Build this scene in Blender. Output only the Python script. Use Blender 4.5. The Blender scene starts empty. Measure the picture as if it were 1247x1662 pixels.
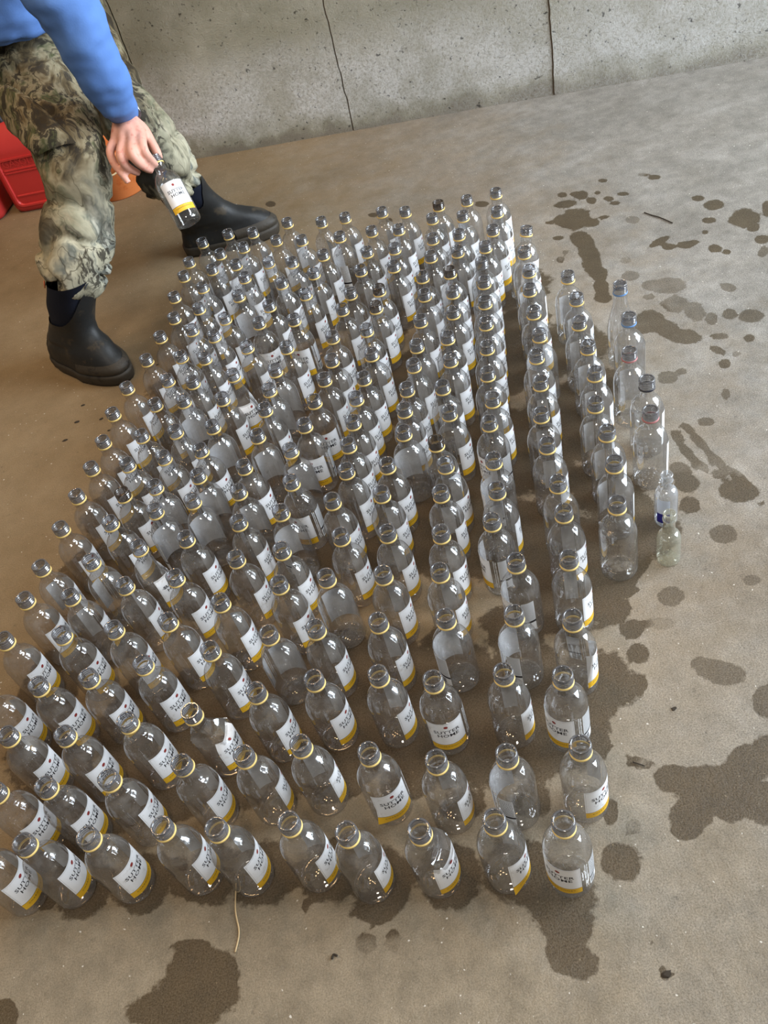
import bpy, bmesh, math, random
import numpy as np
from mathutils import Vector, Matrix, noise
sc = bpy.context.scene
COL = sc.collection
PI = math.pi
# ------------------------------------------------ camera, world, lights, exposure
cam_d = bpy.data.cameras.new('camera'); cam = bpy.data.objects.new('camera', cam_d); COL.objects.link(cam); sc.camera = cam
cam_d.sensor_fit = 'VERTICAL'; cam_d.sensor_height = 36.0; cam_d.lens = 36.0*1425.26/1662.0
cam_d.clip_start = 0.02; cam_d.clip_end = 60
CM = Matrix(((0.956651, 0.291237, 0.0), (-0.203543, 0.668596, -0.715227), (-0.208300, 0.684223, 0.698892)))
cam.matrix_world = Matrix.Translation((0, 0, 1.18187)) @ CM.to_4x4()
sc.view_settings.view_transform = 'Standard'; sc.view_settings.look = 'None'
sc.view_settings.gamma = 1.0; sc.view_settings.use_curve_mapping = False
sc.view_settings.exposure = 0.33
w = bpy.data.worlds.new('room_ambient'); sc.world = w; w.use_nodes = True
w.node_tree.nodes['Background'].inputs[0].default_value = (0.84, 0.80, 0.74, 1)
w.node_tree.nodes['Background'].inputs[1].default_value = 0.19
sc.cycles.transparent_max_bounces = 64
sc.cycles.max_bounces = 8; sc.cycles.diffuse_bounces = 3; sc.cycles.glossy_bounces = 3; sc.cycles.transmission_bounces = 4
sc.cycles.caustics_reflective = False; sc.cycles.caustics_refractive = False

def light(name, kind, loc, power, color, target=None, **kw):
    d = bpy.data.lights.new(name, kind); d.energy = power; d.color = color
    for k, v in kw.items(): setattr(d, k, v)
    o = bpy.data.objects.new(name, d); COL.objects.link(o); o.location = loc
    if target is not None:
        o.rotation_euler = (Vector(target)-Vector(loc)).to_track_quat('-Z', 'Y').to_euler()
    return o
# daylight from the open doorway on the right, in two bays
light('doorway_daylight', 'AREA', (3.6, 0.8, 1.35), 265, (0.80, 0.90, 1.0), (0.0, 1.4, 0.2), shape='RECTANGLE', size=3.0, size_y=1.9)
light('transom_daylight', 'AREA', (3.4, 0.8, 3.7), 90, (0.84, 0.92, 1.0), (0.2, 1.2, 0.0), shape='RECTANGLE', size=2.4, size_y=0.8)
# warm ceiling bulbs over the left side
for (x, y) in ((-1.7, 1.5), (-1.25, 1.75), (-1.6, 2.2), (-1.1, 2.35), (-0.75, 1.9), (-0.65, 2.75), (-0.35, 1.35), (-1.3, 2.9)):
    light('ceiling_bulb', 'POINT', (x, y, 3.0), 16, (1.0, 0.62, 0.28), shadow_soft_size=0.075)
light('camera_fill_light', 'AREA', (-0.2, -0.7, 2.9), 31, (1.0, 0.93, 0.83), (0.3, 2.9, 0.4), shape='RECTANGLE', size=0.5, size_y=0.5)  # added fill from behind the camera to brighten the wall, no real fixture
# ------------------------------------------------ helpers
def link(name, me, mats=(), parent=None, smooth=True):
    o = bpy.data.objects.new(name, me); COL.objects.link(o)
    for m in (mats if isinstance(mats, (list, tuple)) else (mats,)):
        if m is not None and m.name not in [x.name for x in me.materials if x]: me.materials.append(m)
    if parent is not None: o.parent = parent
    if smooth: me.polygons.foreach_set('use_smooth', [True]*len(me.polygons))
    return o
def empty(name, loc=(0, 0, 0), rot=(0, 0, 0)):
    o = bpy.data.objects.new(name, None); COL.objects.link(o); o.location = loc; o.rotation_euler = rot
    o.empty_display_size = 0.03
    return o
def tag(o, label, cat, group=None):
    o['label'] = label; o['category'] = cat
    if group: o['group'] = group
    return o
def struct(o): o['kind'] = 'structure'; return o
def mesh_from(verts, faces, name='m', mi=None):
    me = bpy.data.meshes.new(name); me.from_pydata([tuple(v) for v in verts], [], faces); me.update()
    if mi is not None: me.polygons.foreach_set('material_index', mi)
    return me
def bm_mesh(bm, name='m', recalc=True):
    if recalc: bmesh.ops.recalc_face_normals(bm, faces=bm.faces)
    me = bpy.data.meshes.new(name); bm.to_mesh(me); bm.free(); return me
class NT:
    def __init__(s, name):
        s.m = bpy.data.materials.new(name); s.m.use_nodes = True; s.t = s.m.node_tree
        s.t.nodes.clear(); s.out = s.n('OutputMaterial')
    def n(s, typ, **kw):
        nd = s.t.nodes.new('ShaderNode'+typ)
        for k, v in kw.items():
            if k in ('operation', 'data_type', 'blend_type', 'feature', 'noise_dimensions', 'wave_type', 'bands_direction', 'attribute_name', 'distance', 'interpolation_type', 'clamp'): setattr(nd, k, v)
            else: s.set(nd, k, v)
        return nd
    def set(s, nd, k, v):
        k = k.replace('_', ' ') if isinstance(k, str) and k.replace('_', ' ') in nd.inputs else k
        if isinstance(k, str) and k.startswith('i') and k[1:].isdigit(): k = int(k[1:])
        i = nd.inputs[k]
        if hasattr(v, 'bl_idname') or hasattr(v, 'is_output'):
            s.t.links.new(v if hasattr(v, 'is_output') else v.outputs[0], i)
        else:
            if i.type == 'RGBA' and len(v) == 3: v = (*v, 1)
            i.default_value = v
    def coord(s, kind='Object'): return s.n('TexCoord').outputs[kind]
    def noise(s, scale, detail=4, rough=.55, vec=None, dist=0):
        nd = s.n('TexNoise', Scale=scale, Detail=detail, Roughness=rough, Distortion=dist)
        if vec is not None: s.set(nd, 'Vector', vec)
        return nd.outputs['Fac']
    def ramp(s, fac, stops, interp='LINEAR'):
        nd = s.n('ValToRGB'); s.set(nd, 'Fac', fac); cr = nd.color_ramp; cr.interpolation = interp
        while len(cr.elements) < len(stops): cr.elements.new(.5)
        for e, (p, c) in zip(cr.elements, stops):
            e.position = p; e.color = (c, c, c, 1) if isinstance(c, (int, float)) else (*c, 1)
        return nd.outputs[0]
    def mix(s, fac, a, b, mode='MIX'):
        nd = s.n('Mix', data_type='RGBA', blend_type=mode)
        s.set(nd, 0, fac); s.set(nd, 6, a); s.set(nd, 7, b); return nd.outputs[2]
    def math(s, op, a, b=0.0, c=0.0):
        nd = s.n('Math', operation=op); s.set(nd, 0, a); s.set(nd, 1, b); s.set(nd, 2, c); return nd.outputs[0]
    def scale(s, vec, v3):
        nd = s.n('Mapping'); s.set(nd, 'Vector', vec); nd.inputs['Scale'].default_value = v3; return nd.outputs[0]
    def bump(s, h, strength, dist=.001, nrm=None):
        nd = s.n('Bump', Strength=strength, Distance=dist); s.set(nd, 'Height', h)
        if nrm is not None: s.set(nd, 'Normal', nrm)
        return nd.outputs[0]
    def bsdf(s, color, rough=.6, normal=None, **kw):
        b = s.n('BsdfPrincipled'); s.set(b, 'Base Color', color); s.set(b, 'Roughness', rough)
        if normal is not None: s.set(b, 'Normal', normal)
        for k, v in kw.items(): s.set(b, k.replace('_', ' '), v)
        s.t.links.new(b.outputs[0], s.out.inputs[0]); return b
def plain(name, color, rough=.6, **kw):
    t = NT(name); t.bsdf(color, rough, **kw); return t.m
# ------------------------------------------------ materials
def mat_floor():
    t = NT('stained_concrete_floor'); co = t.coord('Object')
    big = t.noise(1.6, 9, .66, co); mid = t.noise(8, 9, .7, co); fine = t.noise(60, 6, .7, co); agg = t.noise(420, 3, .8, co)
    base = t.ramp(big, [(.3, (.200, .138, .072)), (.5, (.245, .180, .104)), (.72, (.29, .225, .142))])  # brown carries the warm lamp tint of the left side
    sy = t.n('SeparateXYZ'); t.set(sy, 0, co)
    front = t.ramp(t.math('ADD', sy.outputs[1], t.math('MULTIPLY', mid, .4)), [(.75, 1.0), (1.5, 0.0)])
    base = t.mix(t.math('MULTIPLY', front, .8), base, (.243, .212, .160))
    # coarser cement towards the open side, its paler grey painting in the daylight
    sx = t.n('SeparateXYZ'); t.set(sx, 0, co)
    side = t.ramp(t.math('ADD', t.math('MULTIPLY', sx.outputs[0], .55), t.math('MULTIPLY', mid, .5)), [(.22, 0.0), (.72, 1.0)])
    base = t.mix(side, base, t.ramp(t.noise(4.5, 9, .72, co), [(.3, (.180, .172, .154)), (.5, (.240, .230, .209)), (.7, (.305, .295, .275))]))
    base = t.mix(t.ramp(mid, [(.35, .55), (.65, 0.0)]), base, t.mix(1.0, base, (.72, .69, .64), 'MULTIPLY'))
    speck = t.ramp(agg, [(.36, .45), (.5, .95), (.64, 1.35)])
    base = t.mix(t.math('ADD', t.math('MULTIPLY', side, .5), .45), base, t.mix(1.0, base, speck, 'MULTIPLY'))
    mott = t.ramp(t.noise(24, 6, .7, co), [(.32, .74), (.5, 1.0), (.68, 1.22)])
    base = t.mix(t.math('ADD', t.math('MULTIPLY', t.math('MAXIMUM', side, front), .6), .25), base, t.mix(1.0, base, mott, 'MULTIPLY'))
    grit = t.ramp(t.noise(150, 1, .4, co), [(.75, 0.0), (.785, 1.0)])
    base = t.mix(t.math('MULTIPLY', grit, .8), base, (.62, .60, .55))
    pits = t.ramp(fine, [(.30, .55), (.38, 1.0)])
    base = t.mix(.7, base, t.mix(1.0, base, pits, 'MULTIPLY'))
    at = t.n('Attribute', attribute_name='stain_shade')
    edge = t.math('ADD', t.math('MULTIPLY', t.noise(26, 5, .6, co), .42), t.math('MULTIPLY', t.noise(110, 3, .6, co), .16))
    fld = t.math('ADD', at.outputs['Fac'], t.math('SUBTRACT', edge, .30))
    wet_shade = t.ramp(fld, [(.475, 0.0), (.535, 1.0)])  # real wet stains plus the shade painted between the bottles
    atk = t.n('Attribute', attribute_name='stain_shade_strength')
    wet_shade = t.math('MULTIPLY', wet_shade, atk.outputs['Fac'])
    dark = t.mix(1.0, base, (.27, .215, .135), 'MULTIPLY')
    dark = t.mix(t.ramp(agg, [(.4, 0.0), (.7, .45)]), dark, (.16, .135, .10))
    col = t.mix(wet_shade, base, dark)
    rough = t.math('SUBTRACT', .72, t.math('MULTIPLY', wet_shade, .22))
    h = t.math('ADD', t.math('MULTIPLY', agg, .6), t.math('MULTIPLY', fine, 1.0))
    t.bsdf(col, rough, t.bump(h, .55, .003), Specular_IOR_Level=.35)
    return t.m
def mat_wall():
    t = NT('weathered_concrete_wall'); co = t.coord('Object'); sx = t.n('SeparateXYZ'); t.set(sx, 0, co); z = sx.outputs[2]
    big = t.noise(1.6, 5, .6, co); mid = t.noise(9, 6, .65, co); pit = t.noise(120, 6, .8, co); fine = t.noise(240, 5, .75, co)
    base = t.ramp(big, [(.3, (.33, .305, .21)), (.5, (.46, .435, .33)), (.7, (.60, .575, .47))])
    base = t.mix(t.ramp(mid, [(.4, .5), (.62, 0.0)]), base, (.30, .285, .20))
    zz = t.math('ADD', z, t.math('MULTIPLY', t.math('SUBTRACT', mid, .5), .16))
    band = t.ramp(zz, [(.03, 0.0), (.09, 1.0), (.20, .9), (.34, 0.0)])
    white = t.mix(t.ramp(pit, [(.38, .0), (.56, 1.0)]), (.50, .48, .42), (.93, .93, .90))
    clump = t.ramp(t.noise(6, 6, .65, co), [(.36, .35), (.56, 1.0)])
    base = t.mix(t.math('MULTIPLY', t.math('MULTIPLY', band, clump), .95), base, white)
    damp = t.ramp(zz, [(.01, 1.0), (.045, 0.0)])
    base = t.mix(t.math('MULTIPLY', damp, .75), base, (.27, .235, .185))
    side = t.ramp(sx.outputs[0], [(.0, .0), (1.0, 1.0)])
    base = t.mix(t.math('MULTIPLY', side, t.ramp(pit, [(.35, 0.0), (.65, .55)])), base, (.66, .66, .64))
    pits = t.ramp(t.noise(70, 4, .6, co), [(.30, .25), (.38, 1.0)])
    base = t.mix(1.0, base, pits, 'MULTIPLY')
    h = t.math('ADD', t.math('MULTIPLY', pit, 1.0), t.math('MULTIPLY', fine, .5))
    t.bsdf(base, .85, t.bump(h, 1.0, .009), Specular_IOR_Level=.2)
    return t.m
def mat_clear(name, tint=(.925, .925, .925), edge=(.42, .42, .44), haze=.028, hazecol=(.60, .585, .56), dirt=.14, gloss=1.0):
    """thin-walled clear plastic: see-through, glossy, edges darker, a film of dried dirt"""
    t = NT(name); co = t.coord('Object')
    lw = t.n('LayerWeight', Blend=.32); fac = lw.outputs['Facing']
    col = t.mix(t.ramp(fac, [(.0, 0.0), (.55, .18), (1.0, 1.0)]), tint, edge)
    tr = t.n('BsdfTransparent'); t.set(tr, 0, col)
    df = t.n('BsdfDiffuse'); t.set(df, 0, hazecol)
    info = t.n('ObjectInfo')
    v = t.n('VectorMath', operation='ADD'); t.set(v, 0, co); t.set(v, 1, t.math('MULTIPLY', info.outputs['Random'], 9.0))
    spots = t.ramp(t.noise(38, 5, .65, v), [(.45, 0.0), (.75, 1.0)])
    hf = t.math('ADD', t.math('MULTIPLY', spots, dirt), t.math('ADD', haze, t.math('MULTIPLY', t.math('POWER', fac, 3.0), .075)))
    m1 = t.n('MixShader'); t.set(m1, 0, hf); t.set(m1, 1, tr); t.set(m1, 2, df)
    gl = t.n('BsdfGlossy'); t.set(gl, 0, (1, 1, 1)); t.set(gl, 'Roughness', .045)
    t.set(gl, 'Normal', t.bump(t.noise(30, 1, .5, v), .035, .002))
    fc2 = t.n('LayerWeight', Blend=.5).outputs['Facing']
    fr = t.math('ADD', .085, t.math('MULTIPLY', t.math('POWER', fc2, 4.5), .75))
    m2 = t.n('MixShader'); t.set(m2, 0, t.math('MULTIPLY', fr, gloss)); t.set(m2, 1, m1); t.set(m2, 2, gl)
    t.t.links.new(m2.outputs[0], t.out.inputs[0]); return t.m
def mat_camo():
    t = NT('camouflage_cloth'); co = t.coord('Object')
    warp = t.n('VectorMath', operation='ADD'); t.set(warp, 0, co)
    nz = t.n('TexNoise', Scale=9.0, Detail=3.0); t.set(nz, 'Vector', co)
    sc_ = t.n('VectorMath', operation='SCALE'); t.set(sc_, 0, nz.outputs['Color']); sc_.inputs['Scale'].default_value = .12
    t.set(warp, 1, sc_)
    v1 = t.scale(warp, (1, 1, .42)); v2 = t.scale(warp, (1.6, 1.6, .25))
    sx = t.n('SeparateXYZ'); t.set(sx, 0, co)
    base = t.ramp(t.noise(13, 4, .6, v1), [(.36, (.040, .030, .018)), (.43, (.13, .10, .055)), (.50, (.26, .225, .145)), (.57, (.065, .075, .035)), (.62, (.17, .13, .07)), (.70, (.36, .34, .26))])
    faded = t.ramp(t.noise(11, 4, .6, v1), [(.38, (.06, .058, .048)), (.45, (.30, .28, .20)), (.54, (.46, .43, .32)), (.61, (.14, .15, .13)), (.7, (.56, .54, .45))])
    base = t.mix(t.ramp(sx.outputs[2], [(.32, 1.0), (.52, 0.0)]), base, faded)
    bark = t.ramp(t.noise(42, 4, .7, v2), [(.44, 1.0), (.49, 0.0)])
    base = t.mix(t.math('MULTIPLY', bark, t.ramp(t.noise(6, 2, .5, co), [(.42, .0), (.52, .9)])), base, (.035, .030, .024))
    twig = t.ramp(t.noise(24, 1, .3, v1), [(.485, 0.0), (.5, 1.0), (.515, 0.0)])
    base = t.mix(t.math('MULTIPLY', twig, .8), base, (.05, .04, .025))
    t.bsdf(base, .9, t.bump(t.noise(420, 2, .5, co), .25, .001), Specular_IOR_Level=.15); return t.m
def mat_cloth(name, c1, c2, rough=.9, scale=300):
    t = NT(name); co = t.coord('Object')
    t.bsdf(t.mix(t.noise(6, 4, .6, co), c1, c2), rough, t.bump(t.noise(scale, 2, .5, co), .25, .001), Specular_IOR_Level=.15); return t.m
def mat_spotty(name, c1, c2, c3, rough, scale=9, spec=.4, bump=.15):
    t = NT(name); co = t.coord('Object')
    c = t.mix(t.noise(scale, 5, .6, co), c1, c2)
    c = t.mix(t.ramp(t.noise(scale*2.2, 6, .65, co), [(.56, 0.0), (.66, 1.0)]), c, c3)
    t.bsdf(c, rough, t.bump(t.noise(scale*9, 4, .6, co), bump, .002), Specular_IOR_Level=spec); return t.m
def mat_paper(name, c, dirty):
    t = NT(name); co = t.coord('Object'); info = t.n('ObjectInfo')
    v = t.n('VectorMath', operation='ADD'); t.set(v, 0, co); t.set(v, 1, t.math('MULTIPLY', info.outputs['Random'], 5.0))
    k = t.ramp(t.noise(70, 5, .7, v), [(.56, 0.0), (.78, 1.0)])
    t.bsdf(t.mix(t.math('MULTIPLY', k, t.math('MULTIPLY', info.outputs['Random'], .8)), c, dirty), .45, Specular_IOR_Level=.4); return t.m
M = {}
M['floor'] = mat_floor(); M['wall'] = mat_wall()
M['clear'] = mat_clear('clear_plastic')
M['finish'] = mat_clear('clear_threaded_plastic', (.60, .61, .64), (.13, .135, .155), .20, (.30, .305, .33), .05, 1.2)  # same clear plastic, tinted greyer to paint the dark lines of the ridges
M['rim'] = mat_clear('clear_rim_plastic', (.30, .305, .32), (.06, .062, .07), .26, (.16, .16, .18), .04, 1.0)  # dark tint paints the refracted edges of lip and thread grooves
M['finish_dirty'] = mat_clear('soiled_threaded_plastic', (.34, .30, .27), (.05, .04, .04), .18, (.08, .06, .05), .3, 1.0)
M['mini_clear'] = mat_clear('clear_miniature_plastic', (.90, .92, .94), (.38, .42, .48), .16, (.8, .84, .9), .05, 1.4)
M['mini_green'] = mat_clear('yellowish_clear_glass', (.93, .93, .88), (.42, .43, .34), .14, (.75, .77, .66), .05, 1.3)
M['yellow_ring'] = plain('yellow_plastic', (.80, .58, .20), .4)
M['pink_ring'] = plain('dull_red_plastic', (.42, .16, .16), .4)
M['blue_ring'] = plain('blue_plastic', (.12, .25, .50), .4)
M['black_ring'] = plain('black_plastic', (.02, .02, .03), .35)
M['paper'] = mat_paper('white_label_paper', (.86, .87, .89), (.35, .30, .22))
M['paper_yellow'] = mat_paper('yellow_label_band', (.80, .47, .03), (.30, .2, .06))
M['ink'] = plain('black_ink', (.015, .014, .02), .5)
M['thin_line'] = plain('grey_ink', (.35, .34, .33), .5)
M['red_ink'] = plain('dark_red_ink', (.28, .035, .03), .5)
M['white_ink'] = plain('white_ink', (.80, .81, .82), .5)
M['navy'] = plain('navy_label', (.02, .02, .24), .35)
M['camo'] = mat_camo()
M['blue'] = mat_cloth('blue_sweatshirt_cloth', (.085, .18, .46), (.13, .255, .57))
M['skin'] = mat_spotty('skin', (.66, .31, .23), (.76, .42, .33), (.62, .24, .18), .5, 30, .35, .06)
M['undercuff'] = mat_cloth('white_knit', (.75, .75, .76), (.85, .85, .86))
M['rubber'] = mat_spotty('muddy_black_rubber', (.010, .011, .013), (.024, .024, .022), (.05, .04, .028), .5, 9, .3, .25)
M['rubber_sole'] = mat_spotty('muddy_rubber_sole', (.022, .019, .015), (.05, .040, .028), (.012, .010, .008), .6, 16, .4, .4)
M['neoprene'] = mat_cloth('dark_navy_neoprene', (.006, .008, .016), (.013, .016, .028), .8)
M['strip'] = plain('dull_grey_rubber_strip', (.05, .058, .068), .4)
M['badge'] = plain('orange_badge', (.65, .16, .07), .5)
M['tab'] = plain('olive_webbing', (.16, .15, .10), .9)
M['red_can'] = mat_spotty('red_plastic', (.42, .022, .02), (.52, .04, .035), (.45, .03, .028), .42, 5, .5, .05)
M['black_spout'] = plain('black_spout_plastic', (.012, .013, .015), .35)
M['orange'] = mat_spotty('orange_plastic', (.62, .17, .04), (.68, .22, .07), (.55, .13, .03), .5, 6)
M['straw'] = plain('dry_straw', (.55, .42, .24), .8)
M['debris'] = plain('dark_leaf_crumb', (.03, .022, .014), .9)
M['hair'] = mat_cloth('greyish_brown_hair', (.10, .075, .05), (.2, .17, .14), .7, 600)
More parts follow.
